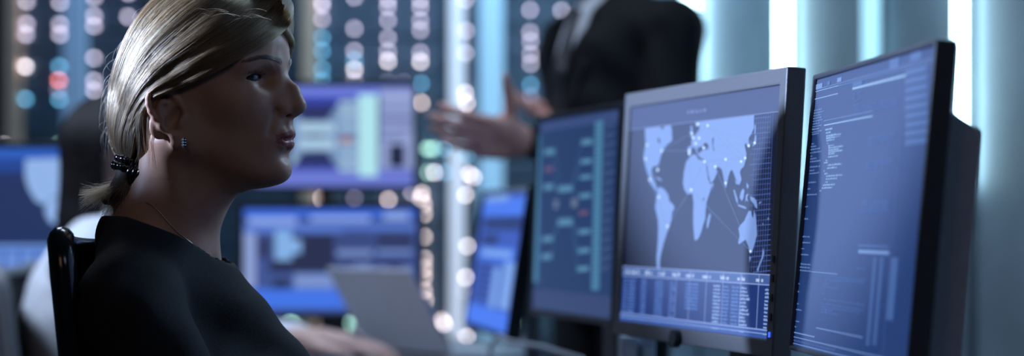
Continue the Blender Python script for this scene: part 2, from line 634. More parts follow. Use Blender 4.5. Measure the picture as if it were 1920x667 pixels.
leds = [
    (48, 2, 'w'), (48, 44, 'w'), (47, 64, 'w'), (46, 124, 'W'), (46, 185, 'b'),
    (111, 4, 'w'), (111, 45, 'w'), (111, 64, 'w'), (110, 124, 'b'), (109, 150, 'r'), (108, 168, 'd'), (110, 186, 'b'),
    (175, -6, 'w'), (175, 29, 'w'), (175, 48, 'w'), (175, 108, 'w'), (175, 151, 'w'), (175, 169, 'w'),
    (239, 31, 'w'), (239, -14, 'w'), (8, 272, 'W'), (111, 271, 'g'), (41, 546, 'w'), (239, 96, 'w'),
    (603, 3, 'w'), (603, 10, 'w'), (603, 35, 'w'), (603, 70, 'b'), (603, 95, 'b'), (603, 129, 'b'), (603, 151, 'b'),
    (664, -6, 'w'), (664, 53, 'w'), (664, 95, 'w'), (664, 112, 'b'), (664, 130, 'W'), (664, 153, 'w'),
    (727, -2, 'w'), (727, 12, 'w'), (727, 37, 'w'), (727, 71, 'w'), (727, 96, 'w'), (727, 114, 'W'), (727, 154, 'd'),
    (788, -2, 'w'), (788, 13, 'w'), (788, 38, 'w'), (788, 56, 'w'), (788, 98, 'w'), (788, 115, 'W'), (789, 156, 'b'), (790, 192, 'p'), (756, 154, 'd'),
    (873, -1, 'w'), (874, 57, 'w'), (873, 99, 'w'), (872, 174, 'W'), (875, 193, 'W'),
    (994, 18, 'w'), (994, 60, 'w'), (995, 77, 'w'), (995, 101, 'w'), (995, 119, 'w'), (995, 159, 'b'), (995, 180, 'd'), (995, 195, 'W'),
    (1053, 19, 'w'), (800, 278, 'g'), (806, 279, 'g'), (813, 278, 'g'), (833, 278, 'b'), (802, 323, 'g'), (814, 323, 'W'), (834, 323, 'b'),
    (873, 365, 'W'), (880, 326, 'W'), (888, 332, 'W'), (876, 290, 'b'), (866, 288, 'b'),
    (772, 360, 'w'), (791, 362, 'p'), (789, 371, 'p'), (794, 383, 'p'), (795, 401, 'p'), (795, 444, 'p'),
    (795, 485, 'p'), (795, 503, 'p'), (795, 520, 'p'), (795, 545, 'p'), (797, 563, 'p'),
    (876, 461, 'W'), (873, 520, 'W'), (868, 545, 'w'), (875, 632, 'W'), (807, 604, 'g'), (812, 609, 'g'), (829, 600, 'p'), (833, 607, 'W'),
    (990, 601, 'g'), (996, 605, 'g'), (1001, 602, 'g'), (996, 630, 'w'), (995, 367, 'w'), (993, 400, 'b'), (996, 485, 'w'), (996, 503, 'w'),
    (995, 520, 'w'), (994, 545, 'w'), (994, 563, 'w'), (543, 604, 'g'), (549, 608, 'g'), (607, 603, 'p'), (648, 601, 'g'), (653, 606, 'g'),
    (670, 633, 'w'), (646, 620, 'g'), (603, 371, 'p'), (728, 374, 'p'), (664, 371, 'd'),
]
rack_lab = ['server rack behind the left map screen, left of the hair of the woman in black',
            'server rack standing behind the head of the woman in black',
            'server rack behind the two stacked screens, columns of white and blue lights',
            'server rack between the bright white strip and the man in the suit']
PITCH = 277.5
for i in range(4):
    xl, xr = 24 + PITCH * i, 24 + PITCH * (i + 1)
    a, b = P(xl, 0, RD)[0], P(xr if i < 3 else 1092, 0, RD)[0]
    t = thing('server_rack', ((a + b) / 2, RD, 0), rack_lab[i], 'rack', 'server racks along the back')
    MB().aabb((a + 0.002, RD + 0.10, 0.0), (b - 0.002, RD + 0.55, 2.7)).done('cabinet', M_rack, t)
    if i != 3:
        MB().aabb((a - 0.028, RD - 0.01, 0.0), (a + 0.028, RD + 0.098, 2.7)).done('post', M_post, t, bevel=0.004)
    else:
        MB().aabb((a - 0.028, RD + 0.02, 0.0), (a + 0.028, RD + 0.098, 2.7)).done('post', M_post, t, bevel=0.004)
        MB().aabb((a - 0.027, RD - 0.01, 0.28), (a + 0.027, RD + 0.018, 2.66)).done('emissive_strip', M_strip, t, bevel=0.004, label='bright white vertical strip')  # white strip before the post, bright by its own emission
    z = 0.12
    while z < 2.6:
        hgt = random.choice((0.085, 0.085, 0.13, 0.175))
        MB().aabb((a + 0.035, RD + 0.03 + random.uniform(0, 0.012), z), (b - 0.035, RD + 0.099, z + hgt - 0.008)).done('server_unit', M_server, t, bevel=0.003, segs=1)
        z += hgt
    for (px, py, c) in leds:
        if xl <= px < xr or (i == 0 and px < xl):
            p = P(px, py, RD)
            r = 0.0070
            V, F = [], []
            for k in range(12):
                V.append((p[0] + r * math.cos(2 * PI * k / 12), RD - 0.004, p[2] + r * math.sin(2 * PI * k / 12)))
            for k in range(12):
                V.append((p[0] + r * math.cos(2 * PI * k / 12), RD + 0.03, p[2] + r * math.sin(2 * PI * k / 12)))
            F = [list(range(12))] + [[k, k + 12, (k + 1) % 12 + 12, (k + 1) % 12] for k in range(12)]
            part('status_light', V, F, led_mat(c), t)

# pale columns in front of the racks, their lit look put in as emission
for (x0, x1, m, lab) in ((899, 943, M_pale, 'pale blue column, glow painted in, standing beside the bright white rack strip'),
                         (119, 162, M_paledim, 'dim blue column, glow painted in, between rack lights, left of the blonde hair')):
    a, b = P(x0, 0, 7.3)[0], P(x1, 0, 7.3)[0]
    t = thing('emissive_column', ((a + b) / 2, 7.3, 0), lab, 'emissive column')
    MB().aabb((a, 7.28, 0.05), (b, 7.34, 2.9)).done('glow_body', m, t, bevel=0.008)
    MB().aabb((a - 0.004, 7.276, 0.0), (b + 0.004, 7.344, 0.05)).done('foot', M_dgrey, t)
    MB().aabb((a - 0.004, 7.276, 2.9), (b + 0.004, 7.344, 3.0)).done('head_plate', M_dgrey, t)


# ================================================================== MONITORS
class Mon:
    """flat monitor: outer frame from its bottom corners, tilt and height"""

    def __init__(s, name, bl, br, H, tilt, label, desk=0.73, group=None, bez=0.022, frame=None, th=0.026, floor_stand=True, rear=None, cat='monitor', back=0.035, rear_m=None):
        bl, br = np.array(bl, float), np.array(br, float)
        zb = (bl[2] + br[2]) / 2
        bl[2] = br[2] = zb
        s.W, s.H, s.bez = np.linalg.norm(br - bl), H, bez
        s.R = (br - bl) / s.W
        nh = np.array([s.R[1], -s.R[0], 0])
        s.U = np.array([0, 0, 1]) * math.cos(tilt) - nh * math.sin(tilt)
        s.N = nh * math.cos(tilt) + np.array([0, 0, 1]) * math.sin(tilt)
        s.O = bl
        s.rec = 0.004
        mid = bl + s.R * s.W / 2 - nh * 0.06
        s.root = thing(name, (mid[0], mid[1], desk), label, cat, group)
        r = s.root
        ax = (s.R, s.U, s.N)
        fm = frame or M_black
        b = bez
        W = s.W
        pt = s.pt3
        # frame: one bevelled ring
        outer = [(0, 0), (W, 0), (W, H), (0, H)]
        inner = [(b, b), (W - b, b), (W - b, H - b), (b, H - b)]
        V = [pt(x, y, 0) for x, y in outer] + [pt(x, y, 0) for x, y in inner] + [pt(x, y, -0.006) for x, y in inner] + [pt(x, y, -th) for x, y in outer] + [pt(x, y, -th) for x, y in inner]
        F = []
        for k in range(4):
            l = (k + 1) % 4
            F += [[k, l, 4 + l, 4 + k], [4 + k, 4 + l, 8 + l, 8 + k], [l, k, 12 + k, 12 + l], [12 + k, 16 + k, 16 + l, 12 + l], [8 + k, 8 + l, 16 + l, 16 + k]]
        part('frame', V, F, fm, r, bevel=0.0025)
        m = MB()
        m.box(pt(W / 2, H / 2, -th * 0.5 - 0.006), (W / 2 - b * 0.6, H / 2 - b * 0.6, th * 0.5 - 0.004), ax)
        m.done('back_shell', M_dgrey, r)
        h0, h1, w0, w1 = rear or (0.22, 0.8, 0.2, 0.8)
        V = [pt(W * w0, H * h0, -th), pt(W * w1, H * h0, -th), pt(W * w1, H * h1, -th), pt(W * w0, H * h1, -th)]
        i2 = 0.012
        V += [pt(W * w0 + i2, H * h0 + i2, -th - back), pt(W * w1 - 0.001, H * h0 + i2, -th - back), pt(W * w1 - 0.001, H * h1 - i2 * 2, -th - back), pt(W * w0 + i2, H * h1 - i2 * 2, -th - back)]
        part('rear_housing', V, [[3, 2, 1, 0], [4, 5, 6, 7], [0, 1, 5, 4], [1, 2, 6, 5], [2, 3, 7, 6], [3, 0, 4, 7]], rear_m or M_dgrey, r, bevel=0.004)
        if floor_stand:
            c = pt(W / 2, H * 0.4, -th - back)
            foot = np.array([c[0] - nh[0] * 0.02, c[1] - nh[1] * 0.02, desk + 0.012])
            nk = MB()
            nk.box((c + foot) / 2 - nh * 0.012 + np.array([0, 0, 0.016]), (0.035, 0.010, (c[2] - foot[2]) / 2 + 0.014), (s.R, nh, (0, 0, 1)))
            nk.done('stand_neck', M_dgrey, r, bevel=0.003)
            bs = MB()
            bs.box(np.array([foot[0], foot[1], desk + 0.007]) + nh * 0.05, (0.12, 0.09, 0.007), (s.R, nh, (0, 0, 1)))
            bs.done('stand_base', M_dgrey, r, bevel=0.004)
        s.layer = 0

    def pt3(s, x, y, n):
        return s.O + s.R * x + s.U * y + s.N * n

    def st(s, px, py):
        """screen coordinates (metres from bottom left of the frame) of the point on the panel seen at a pixel"""
        d = np.array([(px - CX) / FPX, 1.0, -(py - HY) / FPX])
        o = np.array([0, 0, CAMZ])
        p0 = s.pt3(0, 0, -s.rec)
        t = ((p0 - o) @ s.N) / (d @ s.N)
        q = o + d * t - p0
        return (q @ s.R, q @ s.U)

    def screen(s, m):
        b = s.bez
        V = [s.pt3(x, y, -s.rec - 0.0006) for x, y in ((b, b), (s.W - b, b), (s.W - b, s.H - b), (b, s.H - b))]
        s.panel = part('screen', V, [[0, 1, 2, 3]], m, s.root)

    def clip(s, poly):
        b = s.bez + 0.0005
        for (ax, lim, sg) in ((0, b, 1), (0, s.W - b, -1), (1, b, 1), (1, s.H - b, -1)):
            out = []
            for i in range(len(poly)):
                p, q = poly[i], poly[(i + 1) % len(poly)]
                ip, iq = sg * (p[ax] - lim) >= 0, sg * (q[ax] - lim) >= 0
                if ip:
                    out.append(p)
                if ip != iq:
                    t = (lim - p[ax]) / (q[ax] - p[ax])
                    out.append((p[0] + t * (q[0] - p[0]), p[1] + t * (q[1] - p[1])))
            poly = out
            if not poly:
                return []
        return poly

    def draw(s, name, polys, m, px=True, lab=None):
        """flat printed layer: polygons in photo pixels (px) or frame fractions (x, y down)"""
        s.layer += 1
        off = -s.rec + 0.00012 * s.layer
        V, F = [], []
        from mathutils.geometry import tessellate_polygon
        for pl in polys:
            q = [s.st(*p) for p in pl] if px else [(s.bez + p[0] * (s.W - 2 * s.bez), s.H - s.bez - p[1] * (s.H - 2 * s.bez)) for p in pl]
            if len(q) == 4:
                q = s.clip(q)
            else:
                e = s.bez + 0.0005
                q = [(min(max(x, e), s.W - e), min(max(y, e), s.H - e)) for x, y in q]
            if len(q) < 3:
                continue
            n = len(V)
            V += [s.pt3(x, y, off) for x, y in q]
            if len(q) <= 4:
                F.append([n + k for k in range(len(q))])
            else:
                for tri in tessellate_polygon([[Vector((x, y, 0)) for x, y in q]]):
                    F.append([n + k for k in tri])
        if not F:
            return
        # face the viewer
        Vn = np.array(V)
        for f in F:
            nn = np.cross(Vn[f[1]] - Vn[f[0]], Vn[f[2]] - Vn[f[1]])
            if nn @ s.N < 0:
                f.reverse()
        return part(name, V, F, m, s.root, kind='stuff', label=lab)


def rect(x0, y0, x1, y1):
    return [(x0, y0), (x1, y0), (x1, y1), (x0, y1)]


def line(x0, y0, x1, y1, w):
    d = np.array([x1 - x0, y1 - y0], float)
    L = np.linalg.norm(d)
    n = np.array([-d[1], d[0]]) / L * w / 2
    return [(x0 + n[0], y0 + n[1]), (x1 + n[0], y1 + n[1]), (x1 - n[0], y1 - n[1]), (x0 - n[0], y0 - n[1])]


def words_line(x, y, L, h, asp=0.6, gap=0.35, rnd=random):
    """a printed line too small to read: little marks grouped into words"""
    out = []
    end = x + L
    while x < end:
        for _ in range(rnd.randint(2, 7)):
            w = h * asp * rnd.uniform(0.5, 1.0)
            hh = h * rnd.choice((0.65, 0.65, 1.0))
            if x + w > end:
                return out
            out.append(rect(x, y + h - hh, x + w * 0.8, y + h))
            x += w
        x += h * gap * 1.6
    return out


# ---- map monitor (grey frame)
mm = Mon('monitor', (0.1509, 3.05, 0.864), (0.3223, 2.51, 0.864), 0.362, math.radians(3.3),
         'grey-framed monitor with a world map and a table of figures on its screen', bez=0.0215, frame=M_grey, th=0.026)
mm.screen(screen_mat(12, 17, 40))
z1 = lambda pts: [(1180 + x / 3.7067, 180 + y / 3.7067) for x, y in pts]
z2 = lambda pts: [(1180 + x / 3.7067, 340 + y / 3.7067) for x, y in pts]
land = [
    z1([(112, 155), (200, 140), (214, 137), (210, 170), (222, 225), (238, 232), (246, 190), (250, 150), (268, 147), (285, 180), (298, 240), (300, 310), (275, 330), (258, 345), (240, 370),
        (228, 400), (215, 435), (205, 470), (195, 485), (168, 490), (156, 512), (160, 555), (176, 590), (192, 632), (186, 642), (150, 592), (125, 532), (108, 470), (100, 420), (105, 380), (115, 340), (110, 250)]),
    z1([(322, 118), (348, 114), (344, 140), (334, 172), (326, 150)]), z1([(390, 106), (412, 102), (402, 132)]),
    z2([(138, 0), (152, 0), (180, 32), (194, 58), (184, 66), (165, 36), (146, 15)]),
    z1([(175, 560), (200, 566), (226, 580), (230, 590), (205, 582)]),
    z2([(192, 52), (215, 38), (245, 55), (270, 90), (280, 135), (310, 165), (315, 190), (300, 215), (295, 270), (275, 330), (262, 360), (240, 430), (225, 490), (215, 540), (212, 590), (218, 625),
        (205, 628), (192, 590), (190, 530), (195, 470), (200, 400), (202, 330), (200, 270), (188, 215), (180, 180), (188, 120), (195, 80)]),
    z1([(395, 460), (415, 430), (440, 405), (465, 410), (480, 440), (520, 447), (534, 470), (540, 520), (556, 590), (565, 612), (588, 604), (580, 662)]) +
    z2([(578, 25), (560, 80), (540, 140), (532, 200), (530, 260), (515, 300), (505, 340), (490, 380), (475, 405), (455, 410), (450, 360), (445, 290), (445, 220), (447, 150), (440, 85), (405, 90), (382, 55), (373, 10)]) +
    z1([(375, 590), (380, 530)]),
    z2([(562, 218), (569, 232), (561, 272), (550, 322), (540, 326), (540, 284), (550, 242)]),
    z1([(410, 408), (404, 372), (412, 350), (432, 347), (432, 312), (446, 282), (470, 256), (486, 232), (492, 205), (478, 214), (460, 205), (457, 150), (465, 112), (480, 96), (530, 84), (600, 70), (700, 48),
        (790, 28), (850, 14), (848, 60), (852, 92), (878, 98), (868, 150), (868, 220), (850, 265), (835, 285), (830, 312), (838, 342), (822, 352), (810, 322), (803, 342), (816, 400), (810, 450), (798, 490), (778, 508),
        (770, 530), (782, 580), (765, 622), (752, 600), (738, 570), (725, 532), (714, 510), (700, 530), (690, 562), (682, 602), (672, 645), (664, 622), (655, 560), (645, 512), (625, 492), (606, 497), (612, 530),
        (598, 566), (574, 606), (562, 590), (550, 545), (538, 492), (532, 452), (522, 440), (496, 428), (482, 402), (498, 384), (520, 372), (548, 372), (552, 345), (535, 322), (520, 332), (512, 352), (488, 352),
        (478, 380), (486, 402), (474, 406), (462, 372), (448, 352), (436, 360), (428, 404)]),
    z1([(868, 318), (876, 268), (884, 272), (884, 316), (868, 344), (856, 352)]), z1([(872, 200), (880, 198), (878, 260), (870, 262)]),
    z1([(424, 216), (438, 200), (442, 248), (446, 284), (424, 290), (432, 262), (418, 254), (430, 236)]),
    z1([(900, 22), (920, 26), (916, 70), (908, 104), (902, 66)]),
    z2([(724, 58), (734, 58), (754, 120), (758, 156), (744, 140)]), z2([(752, 158), (780, 166), (812, 178), (815, 192), (784, 182), (760, 172)]),
    z2([(792, 48), (802, 62), (796, 112), (784, 138), (768, 112), (776, 72)]), z2([(812, 92), (832, 84), (820, 112), (828, 142), (814, 130), (806, 146)]),
    z2([(840, 104), (866, 112), (884, 132), (892, 188), (880, 184), (862, 150), (846, 132)]), z2([(816, 6), (832, 28), (826, 52), (816, 40)]),
    z2([(736, -12), (750, 4), (764, -6), (756, 22), (742, 16)]), z2([(900, 150), (915, 138), (918, 144), (904, 158)]),
    z2([(760, 325), (775, 300), (800, 275), (815, 240), (830, 205), (848, 205), (852, 240), (862, 255), (868, 200), (878, 230), (885, 310), (888, 370), (875, 420), (860, 470), (850, 495), (835, 480), (820, 420),
        (808, 405), (780, 425), (765, 437), (757, 425), (768, 380)]),
    z2([(834, 522), (846, 524), (838, 562)]), z2([(930, 460), (937, 492), (930, 530), (912, 572), (892, 632), (888, 612), (905, 570), (924, 520)]),
    z2([(924, 288), (931, 292), (932, 306)]), z2([(964, 250), (970, 248), (968, 268), (962, 266)]),
]
gx = []
for k in range(34):
    y = 190 + k * 9.6
    gx.append(line(1406 + (6 if k % 2 else 0), y + 3.5, 1445, y, 0.75 if k % 3 else 1.2))
for k in range(8):
    x = 1412 + k * 4.9
    gx.append(line(x + 9 - k * 0.5, 175, x - 8 - k * 0.3, 512, 0.6))
mm.draw('map_grid', gx, screen_mat(78, 104, 178))
mm.draw('map_land', land, screen_mat(120, 152, 214))
mm.draw('map_lakes', [z1([(520, 328), (548, 342), (548, 352), (528, 352)]), z1([(578, 292), (590, 290), (584, 340), (594, 380), (586, 384), (578, 330)]), z1([(536, 480), (542, 482), (556, 580), (550, 584)]),
                      z1([(468, 352), (474, 350), (488, 400), (480, 400)]), z2([(512, 116), (522, 114), (522, 130), (514, 132)]), z1([(196, 290), (214, 296), (216, 330), (204, 326)])], screen_mat(24, 32, 62))
dots = [z1([p])[0] for p in [(115, 435), (228, 380), (200, 512), (145, 580), (125, 340), (420, 380), (420, 400), (438, 260), (447, 290), (480, 195), (527, 155), (547, 205), (520, 360), (525, 455), (600, 490), (672, 440),
                             (780, 455), (808, 430), (875, 325), (833, 345), (672, 605), (432, 650), (465, 330), (488, 292), (508, 140)]] + [z2([p])[0] for p in [(208, 108), (268, 310), (845, 485), (433, 60)]]
lines = []
for a, b in ((0, 1), (1, 5), (1, 2), (2, 3), (3, 26), (5, 13), (13, 15), (15, 17), (12, 17), (12, 18), (13, 17), (5, 21), (10, 17), (1, 7), (26, 21), (21, 13), (14, 15), (15, 20), (8, 11), (21, 27), (28, 27), (14, 27), (9, 18), (11, 16), (4, 1)):
    lines.append(line(*dots[a], *dots[b], 0.7))
mm.draw('map_links', lines, screen_mat(132, 160, 222, 0.75))


def disc(x, y, r, n=12):
    return [(x + r * 0.75 * math.cos(2 * PI * k / n), y + r * math.sin(2 * PI * k / n)) for k in range(n)]


mm.draw('map_glow', [disc(x, y, 3.4) for x, y in dots], screen_mat(150, 185, 230))
mm.draw('map_dots', [disc(x, y, 1.8) for x, y in dots], screen_mat(222, 244, 255, 1.3))
# header, table
tb = lambda x0, y0, x1, y1: [(x0, y0), (x1, y0), (x1, y1), (x0, y1)]
mm.draw('window_bar', [tb(0, 0, 1, 0.105)], screen_mat(42, 52, 92), px=False)
mm.draw('bar_lines', [tb(0.0, 0.103, 1, 0.107)] + words_line(0.42, 0.05, 0.13, 0.016, 0.35), screen_mat(110, 125, 175), px=False)
T0 = 0.748
mm.draw('table_ground', [tb(0, T0, 1, 1)], screen_mat(22, 48, 112), px=False)
mm.draw('table_header', [tb(0, T0, 1, T0 + 0.038)], screen_mat(64, 92, 150), px=False)
cols = [0.10, 0.20, 0.30, 0.405, 0.50, 0.61, 0.715, 0.825, 0.93]
hx = [0.02, 0.08, 0.18, 0.28, 0.38, 0.475, 0.585, 0.70, 0.805, 0.915]
tl = [tb(0, T0 - 0.003, 1, T0 + 0.001), tb(0, T0 + 0.037, 1, T0 + 0.041), tb(0, 0.962, 1, 0.967), tb(0, 0.978, 1, 0.982)]
tl += [tb(c, T0, c + 0.0028, 0.965) for c in cols[3:]]
mm.draw('table_rules', tl, screen_mat(140, 165, 220), px=False)
hd = []
for x in hx:
    hd += words_line(x, T0 + 0.011, 0.055, 0.018, 0.38)
mm.draw('table_titles', hd, screen_mat(190, 210, 245), px=False)
rows, rows2 = [], []
for r in range(14):
    y = T0 + 0.052 + r * 0.0149
    for (x, L, kind) in ((0.015, 0.03, 0), (0.055, 0.055, 0), (0.155, 0.04, 0), (0.26, 0.06, 0), (0.365, 0.025 + 0.01 * (r % 3), 0), (0.475, 0.09, 0 if r < 8 else 9), (0.66, 0.048, 1), (0.72, 0.04, 0), (0.775, 0.045, 0),
                         (0.83, 0.035 + 0.008 * (r % 4), 1), (0.972, 0.024, 1)):
        if kind == 9:
            continue
        (rows2 if kind else rows).extend(words_line(x, y, L, 0.0095, 0.62, 0.1))
mm.draw('table_rows', rows, screen_mat(92, 130, 205), px=False)
mm.draw('table_figures', rows2, screen_mat(150, 182, 235), px=False)
mm.draw('task_bar', [tb(0, 0.967, 1, 0.978), tb(0, 0.984, 1, 1)], screen_mat(52, 84, 160), px=False)
bt = MB()
bt.tube([mm.pt3(mm.W * 0.46, 0.007, 0.0), mm.pt3(mm.W * 0.46, 0.007, 0.010)], 0.013, 16)
bt.done('stand_hinge', M_black, mm.root, bevel=0.002)
pl = MB()
pl.box(mm.pt3(mm.W - 0.011, 0.028, 0.0005), (0.0016, 0.0032, 0.0008), (mm.R, mm.U, mm.N))
pl.done('power_light', mat('blue_power_light', (0.1, 0.1, 0.4), 0.3, emit=(0.03, 0.10, 1.0), estr=2.0), mm.root)
for k in range(4):
    MB().box(mm.pt3(mm.W - 0.011, 0.05 + 0.024 * k, 0.0004), (0.003, 0.0045, 0.0007), (mm.R, mm.U, mm.N)).done('button', M_black, mm.root)

# ---- network diagram monitor behind it
m2 = Mon('monitor', (0.0296, 3.717, 0.865), (0.1600, 3.265, 0.865), 0.362, math.radians(2.5),
         'dark blue network diagram monitor standing behind the left edge of the map monitor', bez=0.011, frame=M_dgrey, th=0.022)
m2.screen(screen_mat(27, 54, 98))
zz = lambda pts: [(980 + x / 1.518, 180 + y / 1.518) for x, y in pts]
zr = lambda x0, y0, x1, y1: zz([(x0, y0), (x1, y0 - 3), (x1, y1 - 3), (x0, y1)])
m2.draw('top_band', [tb(0, 0, 1, 0.055)], screen_mat(52, 72, 120), px=False)
m2.draw('bottom_band', [tb(0, 0.895, 1, 1)], screen_mat(48, 66, 108), px=False)
m2.draw('node_bars', [zr(62, 152, 92, 168), zr(60, 252, 88, 268), zr(56, 400, 86, 416), zr(54, 450, 84, 466), zr(168, 124, 198, 140), zr(166, 180, 196, 194), zr(164, 226, 196, 238), zr(162, 278, 194, 292), zr(160, 380, 192, 394),
                      zr(158, 434, 190, 448), zr(156, 486, 188, 500), zr(100, 256, 142, 274), zr(100, 350, 142, 370)], screen_mat(82, 132, 168))
m2.draw('node_columns', [zz([(207, 74), (230, 68), (218, 552), (196, 552)]), zz([(36, 110), (52, 108), (44, 530), (28, 530)])], screen_mat(72, 126, 162))
tk = []
for k in range(36):
    y = 84 + k * 13
    tk.append(zr(208 - k * 0.32, y, 228 - k * 0.32, y + 3))
    if k > 2:
        tk.append(zr(38 - k * 0.2, y, 50 - k * 0.2, y + 3))
m2.draw('column_ticks', tk, screen_mat(44, 84, 124))
lk = []
for (a, b) in (((92, 160), (104, 262)), ((88, 260), (104, 262)), ((86, 408), (102, 360)), ((84, 458), (102, 360)), ((142, 262), (168, 132)), ((142, 262), (166, 188)), ((142, 266), (164, 284)), ((142, 358), (160, 388)), ((142, 360), (158, 440)), ((142, 362), (156, 492))):
    lk.append(line(*zz([a])[0], *zz([b])[0], 1.6))
m2.draw('diagram_links', lk, screen_mat(52, 86, 128))
m2.draw('grey_nodes', [zr(90, 296, 102, 322), zr(140, 292, 156, 318)], screen_mat(96, 110, 142))
m2.draw('pink_nodes', [zr(64, 204, 88, 216), zr(162, 328, 186, 340)], screen_mat(104, 78, 112))
tx = []
for k in range(16):
    y = 80 + k * 27
    tx += [zr(238 - k * 0.8, y, 262 - k * 0.8 + random.randint(-6, 8), y + 5), zr(238 - k * 0.8, y + 9, 254 - k * 0.8, y + 13)]
m2.draw('side_text', tx, screen_mat(66, 84, 122))
MB().box(m2.pt3(m2.W * 0.55, 0.0055, 0.0006), (0.012, 0.003, 0.0008), (m2.R, m2.U, m2.N)).done('maker_badge', M_black, m2.root)

# ---- code monitor on the right
m3 = Mon('monitor', (0.327, 2.40, 0.881), (0.373, 1.92, 0.881), 0.3265, math.radians(5.2),
         'slim black monitor full of small lines of code, rightmost of the screens', bez=0.006, frame=M_dgrey, th=0.020, rear=(-0.02, 0.83, 0.2, 0.90), back=0.050, rear_m=M_lgrey)
m3.screen(screen_mat(24, 52, 106))
random.seed(11)


def code(px0, py0, Lpx, hpx, slope):
    """line of code starting at a pixel: marks laid along the screen's own horizontal"""
    x0, y0 = m3.st(px0, py0)
    x1, _ = m3.st(px0 + Lpx, py0 + Lpx * slope)
    L = (x1 - x0)
    fx = (x0 - m3.bez) / (m3.W - 2 * m3.bez)
    fy = 1 - (y0 - m3.bez) / (m3.H - 2 * m3.bez)
    hh = hpx / 480
    return words_line(fx, fy - hh / 2, L / (m3.W - 2 * m3.bez), hh, 0.5, 0.4)


dim, mid_, bri = [], [], []


def frac(px, py):
    x, y = m3.st(px, py)
    return ((x - m3.bez) / (m3.W - 2 * m3.bez), 1 - (y - m3.bez) / (m3.H - 2 * m3.bez))


def hline(px0, py, px1, w, into):
    x0, y0 = frac(px0, py)
    x1, _ = frac(px1, py)
    into.append(tb(x0, y0 - w / 2, x1, y0 + w / 2))


c5 = lambda x, y: (1480 + x / 3.3333, 240 + y / 3.3333)
c4 = lambda x, y: (1500 + x / 3.3357, 60 + y / 3.3357)
c6 = lambda x, y: (1460 + x / 2.7, 420 + y / 2.7)
for (x, y, L) in ((160, 610, 45), (165, 628, 30), (168, 645, 60), (168, 662, 90)):
    mid_ += code(*c4(x, y), L / 3.34, 3.6, -0.25)
for (x, y, L) in ((228, 10, 44), (230, 30, 30), (232, 50, 95), (232, 64, 60), (232, 78, 55), (238, 96, 8), (245, 110, 38), (246, 124, 92), (246, 138, 66), (246, 150, 90), (246, 162, 40), (244, 180, 62), (230, 200, 10), (220, 216, 24),
                  (240, 232, 92), (238, 250, 64), (218, 268, 8), (222, 285, 20), (232, 300, 104), (230, 318, 70), (228, 336, 14), (212, 356, 76), (206, 374, 66), (192, 391, 10)):
    bri += code(*c5(x, y), L / 3.33, 3.0, -0.15)
for k in range(9):
    mid_ += code(*c4(90 - k * 2, 490 + k * 17), random.randint(12, 20), 3.2, -0.25)
for (x, y, L) in ((136, 10, 50), (138, 40, 48), (140, 98, 14), (136, 116, 34), (134, 134, 60), (132, 154, 72), (134, 175, 12), (132, 192, 40), (130, 210, 70), (130, 243, 64), (128, 265, 30), (128, 283, 60), (122, 340, 46), (116, 379, 16),
                  (112, 416, 62), (98, 490, 18), (96, 566, 24)):
    mid_ += code(*c5(x, y), L / 3.33, 3.0, -0.1)
for (x, y, L) in ((122, 62, 36), (122, 92, 38), (116, 122, 14), (112, 152, 40), (108, 200, 54), (108, 216, 54), (104, 232, 58), (96, 300, 12), (92, 340, 14), (88, 400, 14), (88, 430, 30), (82, 488, 24), (78, 516, 14)):
    mid_ += code(*c6(x, y), L / 2.7, 3.0, 0.05)
for k in range(64):
    yy = 180 + k * 7.2
    xx = 1521 - (yy - 180) * 0.0865
    bri += code(xx, yy, 3.5, 2.2, -0.1)
hline(*c4(90, 375), c4(238, 0)[0], 0.0016, bri)
hline(*c4(92, 421), c4(236, 0)[0], 0.0024, bri)
hline(*c4(92, 300), c4(850, 0)[0], 0.0022, mid_)
hline(*c4(92, 362), c4(850, 0)[0], 0.0022, mid_)
hline(*c4(92, 376), c4(850, 0)[0], 0.0018, mid_)
hline(*c4(330, 355), c4(655, 0)[0], 0.0065, bri)
hline(*c4(330, 332), c4(390, 0)[0], 0.014, dim)
hline(*c4(150, 556), c4(450, 0)[0], 0.0022, mid_)
hline(*c4(152, 584), c4(450, 0)[0], 0.0036, bri)
hline(*c4(95, 345), c4(140, 0)[0], 0.018, mid_)
hline(*c4(170, 322), c4(188, 0)[0], 0.014, dim)
hline(*c4(234, 302), c4(260, 0)[0], 0.016, mid_)
hline(*c4(560, 205), c4(620, 0)[0], 0.035, dim)
hline(*c4(690, 160), c4(760, 0)[0], 0.03, dim)
for (x, y, L) in ((335, 390, 50), (335, 412, 20), (338, 430, 40), (336, 458, 38), (340, 475, 280), (340, 492, 280), (340, 510, 270), (430, 660, 180)):
    dim += code(*c4(x, y), L / 3.34, 3.6, -0.25)
for (x, y, L) in ((498, 64, 160), (498, 82, 160), (500, 100, 90), (484, 214, 170), (484, 230, 165), (484, 248, 70), (458, 462, 168), (458, 478, 168), (456, 497, 168), (456, 517, 168)):
    dim += code(*c5(x, y), L / 3.33, 4.2, -0.08)
hline(*c6(165, 240), c6(300, 0)[0], 0.0026, mid_)
hline(*c6(190, 524), c6(430, 0)[0], 0.0036, mid_)
hline(*c6(404, 138), c6(560, 0)[0], 0.012, mid_)
hline(*c6(404, 108), c6(560, 0)[0], 0.006, dim)
hline(*c6(74, 546), c6(185, 0)[0], 0.0045, mid_)
hline(*c6(70, 568), c6(660, 0)[0], 0.0035, mid_)
hline(*c6(66, 600), c6(660, 0)[0], 0.003, mid_)
for (x, y, L) in ((236, 262, 210), (236, 274, 200), (236, 282, 90), (236, 300, 22), (226, 316, 80), (218, 350, 26), (232, 378, 206), (216, 400, 220), (216, 415, 200), (216, 428, 60), (216, 442, 80), (205, 478, 14), (395, 222, 52), (68, 584, 220), (62, 608, 230)):
    dim += code(*c6(x, y), L / 2.7, 3.4, 0.1)
